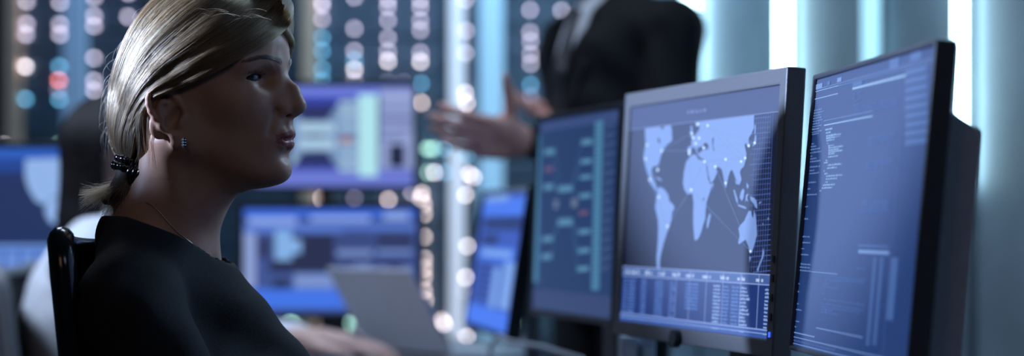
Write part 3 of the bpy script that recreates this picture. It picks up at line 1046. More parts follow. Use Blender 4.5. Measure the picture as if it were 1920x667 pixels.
for (x0, y0, x1, y1) in ((572, 168, 548, 470), (480, 170, 446, 600), (514, 170, 490, 600)):
    a, b = frac(*c6(x0, y0)), frac(*c6(x1, y1))
    for k in range(26):
        y = a[1] + (b[1] - a[1]) * k / 25
        dim.append(tb(a[0], y, a[0] + (0.05 if x0 == 572 else 0.03), y + 0.008))
for k in range(9):
    x, y = frac(*c4(660, 240 + 60 * k * 0.9))
    dim.append(tb(x, y, x + 0.16, y + 0.02))
m3.draw('code_dim', dim, screen_mat(62, 94, 152), px=False)
m3.draw('code_lines', mid_, screen_mat(104, 136, 190), px=False)
m3.draw('code_bright', bri, screen_mat(150, 190, 230), px=False)
m3.draw('side_column', [tb(frac(*c4(668, 300))[0], 0.09, frac(*c4(668, 300))[0] + 0.0025, 0.97)], screen_mat(66, 92, 150), px=False)

# ---- tilted blue screen in the middle distance
ALB = 0.035
m5 = Mon('monitor', (-0.108, 4.45, 0.806), (-0.0125, 3.9, 0.806), 0.30, math.radians(8.4),
         'tilted monitor with a bright blue screen seen edge-on, left of the network diagram monitor', bez=0.012, frame=M_gloss, th=0.030)
m5.screen(screen_mat(58, 92, 190, 0.9))
m5.draw('blue_bands', [tb(0.02, 0.03, 0.98, 0.16), tb(0, 0.86, 1, 1), tb(0.1, 0.4, 0.9, 0.5)], screen_mat(70, 120, 235), px=False)
m5.draw('pale_bands', [tb(0.05, 0.0, 0.6, 0.05), tb(0.15, 0.42, 0.85, 0.47), tb(0.5, 0.55, 0.65, 0.85), tb(0.72, 0.5, 0.95, 0.84)], screen_mat(120, 160, 225), px=False)
m5.draw('dark_bands', [tb(0.1, 0.17, 0.95, 0.27), tb(0.1, 0.30, 0.5, 0.39)] + [tb(0.1, 0.53 + 0.05 * k, 0.46, 0.555 + 0.05 * k) for k in range(6)], screen_mat(36, 54, 110), px=False)

# ---- two stacked screens facing the camera
zl = lambda pts: [(440 + x / 2.0217, 130 + y / 2.0217) for x, y in pts]
zlr = lambda x0, y0, x1, y1: zl([(x0, y0), (x1, y0), (x1, y1), (x0, y1)])
m4a = Mon('monitor', P(437, 358, 5.0), P(784, 358, 5.0), 0.2715, 0.0, 'upper of two stacked screens, blue and white diagram beside the face in profile', desk=1.09, bez=0.012, floor_stand=False)
m4a.screen(screen_mat(34, 40, 92))
m4a.draw('bottom_band', [zlr(80, 378, 690, 446)], screen_mat(104, 118, 206))
m4a.draw('title_band', [zlr(80, 66, 690, 100)], screen_mat(110, 126, 222))
m4a.draw('menu_band', [zlr(80, 100, 520, 135), zlr(80, 366, 690, 382)], screen_mat(52, 62, 164))
m4a.draw('diagram_shapes', [zl([(215, 150), (260, 195), (350, 195), (395, 130), (470, 112), (470, 390), (400, 388), (350, 310), (260, 312), (215, 372)])], screen_mat(112, 142, 184))
m4a.draw('diagram_light', [zlr(240, 200, 380, 242), zlr(240, 262, 380, 304), zlr(395, 120, 465, 140), zlr(395, 160, 465, 182), zlr(395, 208, 465, 226), zlr(395, 285, 465, 300), zlr(395, 325, 465, 345), zlr(395, 366, 465, 384), zl([(215, 310), (240, 340), (215, 370)])], screen_mat(164, 196, 220))
m4a.draw('bright_column', [zlr(470, 95, 542, 405)], screen_mat(168, 218, 226, 1.1))
m4a.draw('side_panel', [zlr(552, 75, 680, 378)], screen_mat(146, 160, 208))
m4a.draw('side_rows', [zlr(556, 176, 676, 196), zlr(556, 220, 676, 232), zlr(556, 255, 640, 268), zlr(556, 140, 676, 148)], screen_mat(96, 108, 160))
m4a.draw('dark_picture', [zlr(586, 285, 645, 370)], screen_mat(22, 26, 58))
m4a.draw('red_marks', [zlr(400, 258, 448, 276)], screen_mat(176, 116, 104))
m4a.draw('dark_marks', [zlr(270, 246, 335, 256), zlr(236, 140, 246, 146)], screen_mat(60, 66, 90))
zk = lambda x0, y0, x1, y1: [(440 + x0 / 2.324, 380 + y0 / 2.324), (440 + x1 / 2.324, 380 + y0 / 2.324), (440 + x1 / 2.324, 380 + y1 / 2.324), (440 + x0 / 2.324, 380 + y1 / 2.324)]
m4b = Mon('monitor', P(444, 598, 5.0), P(794, 598, 5.0), 0.2875, 0.0, 'lower of two stacked screens, blue window with dark picture, partly behind the laptop', bez=0.016, floor_stand=True)
m4b.screen(screen_mat(58, 78, 140))
m4b.draw('title_band', [zk(36, 22, 788, 60)], screen_mat(58, 104, 220))
m4b.draw('bottom_band', [zk(36, 375, 788, 460)], screen_mat(62, 112, 226))
m4b.draw('menu_light', [zk(60, 62, 270, 92), zk(330, 56, 590, 80), zk(650, 40, 760, 74)], screen_mat(138, 164, 226))
m4b.draw('menu_mid', [zk(36, 92, 470, 130), zk(470, 92, 788, 120)], screen_mat(84, 118, 204))
m4b.draw('side_bar', [zk(40, 130, 92, 370)], screen_mat(138, 156, 206))
m4b.draw('picture', [zk(205, 136, 434, 300), zk(150, 250, 215, 300), zk(165, 335, 240, 375)], screen_mat(30, 34, 66))
m4b.draw('pale_figure', [zk(176, 120, 250, 250), zk(215, 160, 290, 220)], screen_mat(128, 172, 224))
m4b.draw('panels_dark', [zk(440, 130, 600, 150), zk(440, 180, 605, 200), zk(615, 130, 775, 200), zk(440, 235, 600, 262), zk(610, 250, 770, 275), zk(100, 150, 160, 240), zk(670, 280, 720, 340)], screen_mat(42, 50, 92))
m4b.draw('panels_light', [zk(446, 205, 600, 232), zk(520, 268, 590, 350), zk(260, 310, 434, 372), zk(625, 280, 668, 350), zk(724, 280, 770, 350), zk(620, 205, 772, 222)], screen_mat(118, 142, 200))
st = thing('monitor_pole', P(614, 0, 5.17) * np.array([1, 1, 0]) + np.array([0, 0, 0.73]), 'black desk pole that carries the upper of the two stacked screens', 'stand')
px_ = P(614, 0, 5.17)[0]
MB().tube([(px_, 5.17, 0.742), (px_, 5.17, 1.33)], 0.017, 12).done('pole', M_dgrey, st, smooth=True)
MB().aabb((px_ - 0.09, 5.135, 0.7305), (px_ + 0.09, 5.23, 0.742)).done('base_plate', M_dgrey, st, bevel=0.003)
MB().aabb((px_ - 0.03, 5.063, 1.19), (px_ + 0.03, 5.152, 1.26)).done('bracket', M_dgrey, st, bevel=0.003)

# ---- map screen at the far left
m6 = Mon('monitor', P(-345, 546, 4.6), P(127, 546, 4.6), 0.338, 0.0, 'screen with a white map on blue, left of the black-haired woman', bez=0.010)
m6.screen(screen_mat(18, 38, 84))
z7 = lambda pts: [(x / 2.223, 260 + y / 2.223) for x, y in pts]
m6.draw('title_band', [z7([(-760, 40), (280, 40), (280, 82), (-760, 82)])], screen_mat(36, 88, 184))
m6.draw('menu_band', [z7([(-760, 82), (280, 82), (280, 140), (-760, 140)])], screen_mat(22, 60, 140))
m6.draw('map_land', [z7([(105, 85), (270, 80), (270, 190), (250, 235), (215, 245), (185, 275), (150, 260), (120, 210), (105, 160)]), z7([(200, 255), (250, 240), (262, 290), (245, 335), (222, 358), (200, 335), (186, 300)]),
                     z7([(-400, 100), (-180, 90), (-160, 200), (-230, 260), (-300, 200), (-380, 170)]), z7([(-240, 270), (-180, 280), (-200, 400), (-240, 380)])], screen_mat(142, 176, 228))
m6.draw('table_ground', [z7([(-760, 440), (280, 440), (280, 610), (-760, 610)])], screen_mat(58, 98, 182))
m6.draw('table_rows', [z7([(x, 470), (x + 50, 470), (x + 46, 570), (x - 4, 570)]) for x in range(-700, 260, 66)], screen_mat(104, 140, 210))
m6.draw('table_header', [z7([(-760, 440), (280, 440), (280, 456), (-760, 456)])], screen_mat(110, 146, 214))


# ================================================================== DESKS
def desk(lo, hi, label, legs, zt=0.73):
    t = thing('desk', ((lo[0] + hi[0]) / 2, (lo[1] + hi[1]) / 2, 0), label, 'desk')
    MB().aabb((lo[0], lo[1], zt - 0.03), (hi[0], hi[1], zt)).done('tabletop', M_desk, t, bevel=0.004)
    for (x, y) in legs:
        MB().aabb((x - 0.03, y - 0.03, 0), (x + 0.03, y + 0.03, zt - 0.0305)).done('leg', M_dgrey, t, bevel=0.004)
    return t


desk((-0.115, 1.55), (1.0, 3.93), 'long desk under the map, code and network diagram monitors', [(-0.05, 1.62), (0.93, 1.62), (-0.05, 3.86), (0.93, 3.86), (0.93, 2.8)])
desk((-0.67, 3.945), (0.045, 5.3), 'desk carrying the laptop and the two stacked screens', [(-0.62, 4.75), (-0.03, 4.0), (-0.62, 5.25), (-0.0, 5.25)])
desk((-2.0, 4.48), (-1.06, 5.2), 'desk under the blue and white map screen at the left edge', [(-1.95, 4.53), (-1.11, 4.53), (-1.95, 5.15), (-1.11, 5.15)])

# ---- laptop with its lid back towards us
lt = thing('laptop', P(770, 672, 4.5) * np.array([1, 1, 0]) + np.array([0, 0, 0.73]), 'open silver laptop seen from behind its lid, standing before the lower stacked screen', 'laptop')
h0 = P(690, 668, 4.58)
h0[2] = 0.748
Rl = unit((0.62, -0.78, 0))
bn = np.array([Rl[1], -Rl[0], 0])       # back of the lid faces this way
Ul = unit(np.array([0, 0, 1]) * math.cos(math.radians(31)) + bn * math.sin(math.radians(31)))
Nl = np.cross(Rl, Ul)
if Nl @ bn < 0:
    Nl = -Nl
LW, LH = 0.32, 0.215
MB().box(h0 + Rl * LW / 2 + Ul * LH / 2, (LW / 2, LH / 2, 0.003), (Rl, Ul, Nl)).done('lid', M_silver, lt, bevel=0.002)
MB().box(h0 + Rl * LW / 2 + Ul * LH / 2 - Nl * 0.0036, (LW / 2 - 0.008, LH / 2 - 0.008, 0.0006), (Rl, Ul, Nl)).done('screen', screen_mat(60, 90, 150), lt)
MB().box(h0 + Rl * LW / 2 - bn * 0.108 - np.array([0, 0, 0.0085]), (LW / 2, 0.105, 0.007), (Rl, bn, (0, 0, 1))).done('keyboard_base', M_silver, lt, bevel=0.003)
MB().box(h0 + Rl * LW / 2 - bn * 0.075 - np.array([0, 0, 0.001]), (LW / 2 - 0.02, 0.05, 0.0008), (Rl, bn, (0, 0, 1))).done('keys', M_black, lt)
MB().tube([h0 + Rl * 0.03, h0 + Rl * (LW - 0.03)], 0.006, 10).done('hinge', M_dgrey, lt)

# ---- pale cable and small things on the long desk
cab = [P(935, 628, 3.75), P(955, 640, 3.72), P(985, 645, 3.7), P(1020, 650, 3.68), P(1050, 660, 3.64), P(1090, 672, 3.6), P(1110, 690, 3.56), P(1125, 735, 3.52)]
cab[-1][2] = 0.736
cc = []
for i in range(len(cab) - 1):
    for k in range(5):
        cc.append(cab[i] + (cab[i + 1] - cab[i]) * k / 5)
cc.append(cab[-1])
cab0 = [np.array([cab[0][0] - 0.02, cab[0][1] + 0.03, 0.736]), np.array([cab[0][0] - 0.015, cab[0][1] + 0.02, 0.80])]
tag(MB().tube(cab0 + cc, 0.0042, 8).done('cable', M_cable, smooth=True), 'pale cable looping in front of the base of the tilted blue screen', 'cable')


for k, (x0, x1, lab) in enumerate(((0.173, 0.198, 'pale blue box file standing under the left corner of the map monitor'), (0.204, 0.226, 'second pale box file, right beside the first under the map monitor'))):
    t = thing('file_box', ((x0 + x1) / 2, 3.25, 0.73), lab, 'box file', 'box files behind the map monitor')
    MB().aabb((x0, 3.19, 0.7302), (x1, 3.31, 0.852)).done('case', mat('pale_card', (0.42, 0.50, 0.62), 0.6, noise=0.08, nscale=60), t, bevel=0.002)
    MB().aabb((x0 + 0.005, 3.1885, 0.79), (x1 - 0.005, 3.1898, 0.835)).done('spine_card', M_shirt, t)


# ================================================================== OFFICE CHAIRS
def office_chair(pos, f, label, post_top, lean, width, hgt0, netting, m_frame, seat_z=0.47, boff=0.235):
    """f forward direction; backrest frame, mesh or padded back, seat, five legs"""
    f = unit((f[0], f[1], 0))
    l = np.array([-f[1], f[0], 0])     # to the sitter's left
    pos = np.array(pos, float)
    t = thing('office_chair', (pos[0], pos[1], 0), label, 'chair')
    base = pos + np.array([0, 0, 0])
    up = np.array([0, 0, 1.0])

    def bp(s, q):
        """point of the backrest: s -1..1 across, q height"""
        cur = 0.05 * (s * s) - 0.02
        k = (q - hgt0) / (post_top - hgt0)
        return pos + l * s * width / 2 * (1 - 0.06 * k * k) + f * (cur - boff - lean * k) + up * q

    pts = []
    for q in np.linspace(hgt0, post_top - 0.035, 14):
        pts.append(bp(-1, q))
    for a in np.linspace(0, PI / 2, 7)[1:]:
        s = -1 + 0.13 * (1 - math.cos(a))
        pts.append(bp(s, post_top - 0.035 + 0.035 * math.sin(a)))
    for s in np.linspace(-0.8, 0.8, 15):
        pts.append(bp(s, post_top - 0.016 * (1 - s * s)))
    for a in np.linspace(PI / 2, 0, 7):
        s = 1 - 0.13 * (1 - math.cos(a))
        pts.append(bp(s, post_top - 0.035 + 0.035 * math.sin(a)))
    for q in np.linspace(post_top - 0.04, hgt0, 14):
        pts.append(bp(1, q))
    for s in np.linspace(0.9, -0.9, 12):
        pts.append(bp(s, hgt0))
    MB().tube(pts, 0.0155, 12, closed=True).done('backrest_frame', m_frame, t, smooth=True)
    if netting:
        nb = MB()
        nq, nsx = 86, 80
        for k in range(1, nq):
            q = hgt0 + (post_top - 0.012 - hgt0) * k / nq
            nb.tube([bp(s, q) - f * 0.004 * (1 - s * s) for s in np.linspace(-0.97, 0.97, 12)], 0.0011, 3, caps=False)
        for k in range(1, nsx):
            s = -0.98 + 1.96 * k / nsx
            nb.tube([bp(s, q) - f * 0.004 * (1 - s * s) for q in np.linspace(hgt0, post_top - 0.018, 10)], 0.0011, 3, caps=False)
        nb.done('backrest_mesh', M_mesh, t, kind='stuff')
    else:
        V, F = [], []
        A, B = 12, 12
        for sd in (0, 1):
            for i in range(A + 1):
                for j in range(B + 1):
                    s = -0.97 + 1.94 * i / A
                    q = hgt0 + (post_top - 0.012 - hgt0) * j / B
                    V.append(bp(s, q) + f * ((0.022 if sd else -0.012) * (1 - 0.5 * abs(s) ** 3)))
        n = (A + 1) * (B + 1)
        for i in range(A):
            for j in range(B):
                a = i * (B + 1) + j
                F.append([a, a + 1, a + B + 2, a + B + 1])
                F.append([n + a, n + a + B + 1, n + a + B + 2, n + a + 1])
        for i in range(A):
            for j in (0, B):
                a, b = i * (B + 1) + j, (i + 1) * (B + 1) + j
                F.append([a, b, n + b, n + a])
        for j in range(B):
            for i in (0, A):
                a, b = i * (B + 1) + j, i * (B + 1) + j + 1
                F.append([a, b, n + b, n + a])
        part('backrest', V, F, M_upholst, t, smooth=True)
    MB().box(pos + f * 0.02 + up * (seat_z - 0.045), (0.24, width / 2, 0.045), (f, l, up)).done('seat', M_upholst, t, bevel=0.025, segs=3)
    MB().tube([pos - f * 0.02 + up * (seat_z - 0.10), pos - f * 0.24 + up * (seat_z - 0.09), bp(0, hgt0) - f * 0.01], 0.02, 10).done('back_support', M_dgrey, t, smooth=True)
    MB().tube([pos + up * 0.09, pos + up * (seat_z - 0.09)], 0.026, 14).done('gas_column', M_chrome, t, smooth=True)
    for k in range(5):
        a = 2 * PI * k / 5 + 0.3
        e = pos + np.array([math.cos(a), math.sin(a), 0]) * 0.29
        lg = MB().tube([pos + up * 0.11, e + up * 0.075], [0.026, 0.016], 8).done('leg', M_dgrey, t, smooth=True)
        w = MB()
        w.tube([e + up * 0.029 + np.array([-math.sin(a), math.cos(a), 0]) * 0.022, e + up * 0.029 - np.array([-math.sin(a), math.cos(a), 0]) * 0.022], 0.029, 12)
        w.tube([e + up * 0.045, e + up * 0.08], 0.008, 8)
        w.done('caster', M_black, lg)
    return t


# ================================================================== WOMAN IN BLACK
YAW = math.radians(18)
FW = np.array([math.cos(YAW), -math.sin(YAW), 0])
RT = np.array([-math.sin(YAW), -math.cos(YAW), 0])     # her right, towards the camera
HC = P(390, 180, 2.46)


def W3(V):
    V = np.atleast_2d(np.asarray(V, float))
    u = V[:, :1]
    u = np.where(u > 0, u * 1.05, u)
    return HC + u * FW + V[:, 1:2] * RT + V[:, 2:3] * np.array([0, 0, 1.0])


BYAW = math.radians(1)          # the body is turned less than the head
BF = np.array([math.cos(BYAW), -math.sin(BYAW), 0])
BR = np.array([-math.sin(BYAW), -math.cos(BYAW), 0])
BC = HC - FW * 0.06


def WB(V):
    V = np.atleast_2d(np.asarray(V, float))
    return BC + (V[:, :1] + 0.06) * BF + V[:, 1:2] * BR + V[:, 2:3] * np.array([0, 0, 1.0])


def back(px, py, v):
    """head coordinates of the point seen at a pixel on the slice v = const"""
    px, py, v = [np.asarray(q, float) for q in np.broadcast_arrays(px, py, v)]
    d = np.stack([(px - CX) / FPX, np.ones_like(px), -(py - HY) / FPX], -1)
    o = np.array([0, 0, CAMZ]) - HC
    t = (v - o @ RT) / (d @ RT)
    q = o + d * t[..., None]
    u = q @ FW
    return np.where(u > 0, u / 1.05, u), q[..., 2]


def flip(F):
    return np.asarray(F)[:, ::-1]


woman = thing('person', (HC[0] - 0.06, HC[1], 0.0), 'woman in black with blonde hair tied back, sitting in profile before the map monitor', 'person')

EYC = np.array([0.0655, 0.0315, 0.0185])
S = SDF((-0.135, -0.125, -0.285), (0.135, 0.125, 0.135), 0.0016)
# skull and face masses
S.ell((-0.014, 0, 0.032), (0.100, 0.074, 0.086))
S.ell((0.022, 0, 0.012), (0.073, 0.0595, 0.080), 0.02)
S.ell((0.048, 0, 0.058), (0.047, 0.052, 0.040), 0.02)
S.ell((0.040, 0, -0.030), (0.058, 0.050, 0.062), 0.02)
S.cone((-0.006, 0.047, -0.052), (0.074, 0.013, -0.088), 0.020, 0.0155, 0.03, sym=True)
S.cone((-0.004, 0.047, -0.02), (-0.006, 0.046, -0.055), 0.020, 0.020, 0.02, sym=True)
S.ell((0.050, 0.031, -0.012), (0.028, 0.025, 0.020), 0.022, sym=True)
S.ell((0.074, 0, -0.050), (0.0265, 0.027, 0.028), 0.02)
S.ell((0.0875, 0, -0.0915), (0.0155, 0.018, 0.0140), 0.012)
S.cone((0.045, 0, -0.086), (-0.012, 0, -0.108), 0.022, 0.040, 0.03)
# brow ridge
S.cone((0.0845, 0.012, 0.0345), (0.064, 0.046, 0.036), 0.0085, 0.0105, 0.016, sym=True)
# eye sockets
S.ell((0.089, 0.030, 0.0175), (0.014, 0.0150, 0.0110), 0.012, 's', sym=True)
# nose
S.cone((0.0880, 0, 0.0240), (0.1065, 0, 0.0040), 0.0072, 0.0070, 0.010)
S.cone((0.1065, 0, 0.0040), (0.1135, 0, -0.0125), 0.0070, 0.0092, 0.008)
S.ell((0.1085, 0, -0.0160), (0.0120, 0.0100, 0.0088), 0.006)
S.ell((0.0975, 0.0120, -0.0185), (0.0105, 0.0068, 0.0078), 0.006, sym=True)
S.cone((0.094, 0, -0.010), (0.098, 0, -0.020), 0.013, 0.010, 0.01)
S.cone((0.0905, 0.0085, 0.010), (0.0955, 0.013, -0.010), 0.0065, 0.007, 0.012, sym=True)
S.cone((0.1035, 0.0068, -0.0260), (0.0985, 0.0068, -0.0160), 0.0032, 0.0025, 0.004, 's', sym=True)
S.cone((0.109, 0, -0.023), (0.0985, 0, -0.0265), 0.0035, 0.0035, 0.004)
# eyelids with an almond opening
S.ell(EYC, (0.0138, 0.0140, 0.0132), 0.005, sym=True)
S.cone(EYC + (0.0128, -0.010, 0.006), EYC + (0.0050, 0.0125, 0.0055), 0.0030, 0.0026, 0.004, sym=True)
tl_ = math.radians(24)
for sg in (1, -1):
    def almond(X, Y, Z, sg=sg):
        x, y, z = X - EYC[0], sg * Y - EYC[1], Z - EYC[2]
        n = x * math.cos(tl_) + y * math.sin(tl_)
        l = -x * math.sin(tl_) + y * math.cos(tl_) - 0.0006
        z = z + 0.0008 + 0.10 * l
        hw, hu, hd_ = 0.0140, 0.0054, 0.0034
        R1, R2 = (hw * hw + hu * hu) / (2 * hu), (hw * hw + hd_ * hd_) / (2 * hd_)
        a = np.sqrt(l * l + (z - (hu - R1)) ** 2) - R1
        b = np.sqrt(l * l + (z + (R2 - hd_) * -1 * -1) ** 2) - R2 if False else np.sqrt(l * l + (z - (R2 - hd_)) ** 2) - R2
        return np.maximum(np.maximum(a, b), -n)
    e = EYC * (1, sg, 1)
    S.fn(almond, e - 0.022, e + 0.022, 0.0012, 's')
# lips
S.chain([(0.1015, 0, -0.0470), (0.0985, 0.0100, -0.0480), (0.0880, 0.0210, -0.0535)], [0.0052, 0.0052, 0.0026], 0.006, sym=True)
S.chain([(0.1000, 0, -0.0605), (0.0965, 0.0105, -0.0595), (0.0875, 0.0205, -0.0555)], [0.0060, 0.0054, 0.0028], 0.006, sym=True)
S.cone((0.101, 0.0035, -0.030), (0.1035, 0.0045, -0.043), 0.0022, 0.0022, 0.006, sym=True)
S.chain([(0.1100, 0, -0.0532), (0.1020, 0.0110, -0.0536), (0.0900, 0.0225, -0.0552)], [0.0018, 0.0016, 0.0012], 0.003, 's', sym=True)
S.ell((0.1085, 0, -0.0735), (0.010, 0.016, 0.0050), 0.008, 's')
# fold from nose to mouth corner
S.cone((0.0945, 0.0205, -0.020), (0.0905, 0.0290, -0.048), 0.0006, 0.0004, 0.008, 's', sym=True)
# neck, throat and shoulders of skin
S.cone((-0.032, 0, -0.060), (-0.060, 0, -0.190), 0.052, 0.056, 0.03)
S.cone((-0.024, 0, -0.115), (-0.058, 0, -0.220), 0.040, 0.048, 0.02)
S.cone((-0.030, 0.052, -0.060), (-0.018, 0.014, -0.205), 0.013, 0.010, 0.02, sym=True)
S.cone((-0.072, 0.012, -0.172), (-0.068, 0.065, -0.228), 0.043, 0.034, 0.04, sym=True)
S.cone((-0.062, 0, -0.235), (-0.062, 0, -0.280), 0.066, 0.07, 0.04)
S.cone((-0.030, 0.015, -0.214), (-0.048, 0.065, -0.218), 0.008, 0.008, 0.02, sym=True)
S.ell((-0.006, 0, -0.208), (0.010, 0.010, 0.010), 0.016, 's')
# ears
for sg in (1, -1):
    E0 = np.array([-0.0135, 0.0725, -0.0275])
    e1, e2 = unit((-0.88, 0.42, 0.20)), unit((-0.26, 0.06, 0.965))
    en = np.cross(e2, e1)
    if en[1] < 0:
        en = -en
    m_ = np.array([1, sg, 1])
    ep = lambda a, b, c=0.0: (E0 + e1 * a + e2 * b + en * c) * m_
    S.ell(ep(0.001, 0.002, -0.003), (0.0205, 0.0275, 0.0042), 0.004, ax=[e1 * m_, e2 * m_, en * m_])
    hel = [ep(0.0230 * math.cos(a) * (1 if math.cos(a) > 0 else 0.85), 0.006 + 0.0265 * math.sin(a), 0.0025) for a in np.linspace(math.radians(205), math.radians(-48), 15)]
    S.chain(hel, [0.0030] + [0.0036] * 12 + [0.0034, 0.0030], 0.003)
    S.ell(ep(-0.004, -0.0265, 0.0), (0.0095, 0.0100, 0.0042), 0.006, ax=[e1 * m_, e2 * m_, en * m_])
    S.cone(ep(0.013, -0.016, 0.001), ep(0.003, -0.024, 0.000), 0.0036, 0.004, 0.006)
    ant = [ep(0.011 * math.cos(a) + 0.001, 0.001 + 0.0155 * math.sin(a), 0.0030) for a in np.linspace(math.radians(95), math.radians(-55), 9)]
    S.chain(ant, [0.0026] * 9, 0.004)
    S.ell(ep(-0.003, -0.003, 0.004), (0.0085, 0.0120, 0.0060), 0.003, 's', ax=[e1 * m_, e2 * m_, en * m_])
    S.ell(ep(0.012, 0.018, 0.006), (0.0035, 0.0100, 0.0030), 0.003, 's', ax=[e1 * m_, e2 * m_, en * m_])
    S.ell(ep(-0.0125, -0.006, 0.0045), (0.0042, 0.0065, 0.0036), 0.004, ax=[e1 * m_, e2 * m_, en * m_])
HV, HF = S.mesh(1)
HSDF = S
# lips are their own material on the one skin mesh
fc = HV[HF].mean(axis=1)
av = np.abs(fc[:, 1])
upl = -0.0432 - 0.30 * np.maximum(av - 0.006, 0) * 1.35 + 0.0010 * np.exp(-(av / 0.003) ** 2) * -1
lol = -0.0668 + 0.46 * np.maximum(av - 0.004, 0)
lipm = (fc[:, 0] > 0.084) & (av < 0.0225) & (fc[:, 2] < upl) & (fc[:, 2] > lol)
BVH = BVHTree.FromPolygons([Vector(v) for v in HV], HF.tolist())
# her forearms and hands rest on the desk
hW = HC + FW * 0.24 + RT * 0.13
hL = HC + FW * 0.26 - RT * 0.10
hW[2] = hL[2] = 0.775


def her_hand(W, side):
    return hand(W, FW, (0, 0, -1), side, (0.22, 0.24, 0.26, 0.28), h=0.004, arm=W - FW * 0.2 + np.array([0, 0, 0.03]))


# desk stands further right than her knees: hands in her lap instead
hW = HC + FW * 0.20 + RT * 0.07
hL = HC + FW * 0.20 - RT * 0.09
hW[2] = hL[2] = 0.665
hv1, hf1 = her_hand(hW, 1)
hv2, hf2 = her_hand(hL, -1)
V, F = joined((W3(HV), flip(HF)), (hv1, hf1), (hv2, hf2))
fm = np.zeros(len(F), int)
fm[:len(HF)][lipm] = 1
body = part('body', V, F, [M_skin, M_lip], woman, smooth=True, fmat=fm)

for sg in (1, -1):
    c = EYC * (1, sg, 1)
    e = MB().sphere((0, 0, 0), 0.0122, 28, 20)
    g = unit((0.90, 0.42 * sg + 0.12, -0.04))
    Vv = np.array(e.V)
    k = (Vv / 0.0122) @ g
    fmid = [0 if np.mean([k[i] for i in f]) < math.cos(0.49) else (1 if np.mean([k[i] for i in f]) < math.cos(0.20) else 2) for f in e.F]
    part('eye', W3(Vv + c), [f[::-1] for f in e.F], [M_eye, M_iris, M_pupil], body, smooth=True, fmat=fmid)


# ---- hair strands: guides drawn on the side of the head, spread over the hair mass
def hull(u, w):
    """half width of the hair mass at (u, w)"""
    best = np.zeros_like(u)
    for (c, r) in (((-0.012, 0.036), (0.119, 0.083, 0.101)), ((-0.062, -0.012), (0.068, 0.066, 0.082)), ((-0.030, 0.012), (0.085, 0.086, 0.080))):
        q = 1 - ((u - c[0]) / r[0]) ** 2 - ((w - c[1]) / r[2]) ** 2
        best = np.maximum(best, r[1] * np.sqrt(np.maximum(q, 0)))
    return best


def to_uvw(px, py, side=1):
    px, py = np.asarray(px, float), np.asarray(py, float)
    v = np.full_like(px, 0.03)
    for _ in range(9):
        u, w = back(px, py, v)
        v = 0.5 * v + 0.5 * hull(u, w)
    u, w = back(px, py, v)
    return np.stack([u, v * side, w], -1)


guides = [
    [(549, 14), (545, 42), (519, 70), (474, 95), (425, 124), (372, 151), (322, 172), (285, 190), (262, 228), (252, 268), (247, 300)],
    [(546, 4), (532, 32), (500, 62), (456, 88), (408, 114), (356, 142), (312, 164), (276, 186), (254, 226), (246, 268), (245, 300)],
    [(535, -8), (512, 24), (474, 55), (428, 83), (380, 111), (332, 142), (294, 164), (264, 192), (246, 232), (240, 270), (243, 300)],
    [(515, -16), (482, 18), (438, 52), (392, 82), (346, 110), (304, 138), (272, 168), (250, 202), (236, 240), (234, 274), (242, 301)],
    [(488, -24), (446, 4), (400, 36), (354, 70), (312, 104), (278, 138), (254, 174), (238, 212), (228, 248), (229, 278), (240, 302)],
    [(452, -30), (406, -8), (358, 24), (314, 62), (276, 102), (250, 142), (234, 182), (224, 220), (219, 254), (224, 282), (239, 303)],
    [(400, -34), (356, -18), (312, 12), (274, 52), (246, 96), (228, 140), (217, 184), (211, 224), (211, 256), (219, 284), (238, 304)],
    [(340, -30), (306, -14), (272, 16), (246, 54), (227, 96), (213, 140), (206, 184), (204, 222), (207, 256), (217, 285), (237, 305)],
]
G = np.array(guides, float)          # 8 x 11 x 2
NG, NP = G.shape[:2]


def guide_at(g, t):
    """interpolated pixel on the guide family; arrays g in 0..NG-1, t in 0..1 -> n x 2"""
    g = np.clip(g, 0, NG - 1 - 1e-6)
    i = g.astype(int)
    a = (g - i)[:, None]
    x = np.clip(t, 0, 1) * (NP - 1)
    j = np.minimum(x.astype(int), NP - 2)
    b = (x - j)[:, None]
    # smooth in t (catmull-rom)
    def row(ii):
        p0, p1, p2, p3 = G[ii, np.maximum(j - 1, 0)], G[ii, j], G[ii, j + 1], G[ii, np.minimum(j + 2, NP - 1)]
        return 0.5 * (2 * p1 + (p2 - p0) * b + (2 * p0 - 5 * p1 + 4 * p2 - p3) * b * b + (3 * p1 - p0 - 3 * p2 + p3) * b ** 3)
    return row(i) * (1 - a) + row(i + 1) * a


# solid base under the strands
bverts, bfaces = [], []
A, B = 60, 50
for sg in (1, -1):
    n0 = sum(len(x) for x in bverts)
    gg, tt = np.meshgrid(np.linspace(0, NG - 1, A), np.linspace(0, 1, B), indexing='ij')
    px = guide_at(gg.ravel(), tt.ravel())
    p = to_uvw(px[:, 0], px[:, 1], 1)
    wav = 1 - 0.055 - 0.05 * np.clip(1.5 - gg.ravel(), 0, 1.5) * (1 - tt.ravel()) - 0.010 * np.sin(gg.ravel() * 9 + 3 * np.sin(tt.ravel() * 2.1)) - 0.006 * np.sin(gg.ravel() * 23)
    cen = np.array([-0.012, 0, 0.02])
    if sg == -1:
        # the far side wraps by mirroring across the middle plane
        p[:, 1] *= -1
    p = cen + (p - cen) * wav[:, None]
    bverts.append(p)
    for i in range(A - 1):
        for j in range(B - 1):
            a = n0 + i * B + j
            q = [a, a + 1, a + B + 1, a + B]
            bfaces.append(q if sg == 1 else q[::-1])
    # close to the middle plane along the last guide
bV = np.concatenate(bverts)
half = A * B
for j in range(B - 1):
    a = (A - 1) * B + j
    bfaces.append([a, a + 1, half + a + 1, half + a])
for j in range(A - 1):
    a = j * B
    bfaces.append([a, half + a, half + a + B, a + B])
hair = part('hair', W3(bV), bfaces, M_hairbase, woman, smooth=True, label='blonde hair swept back')


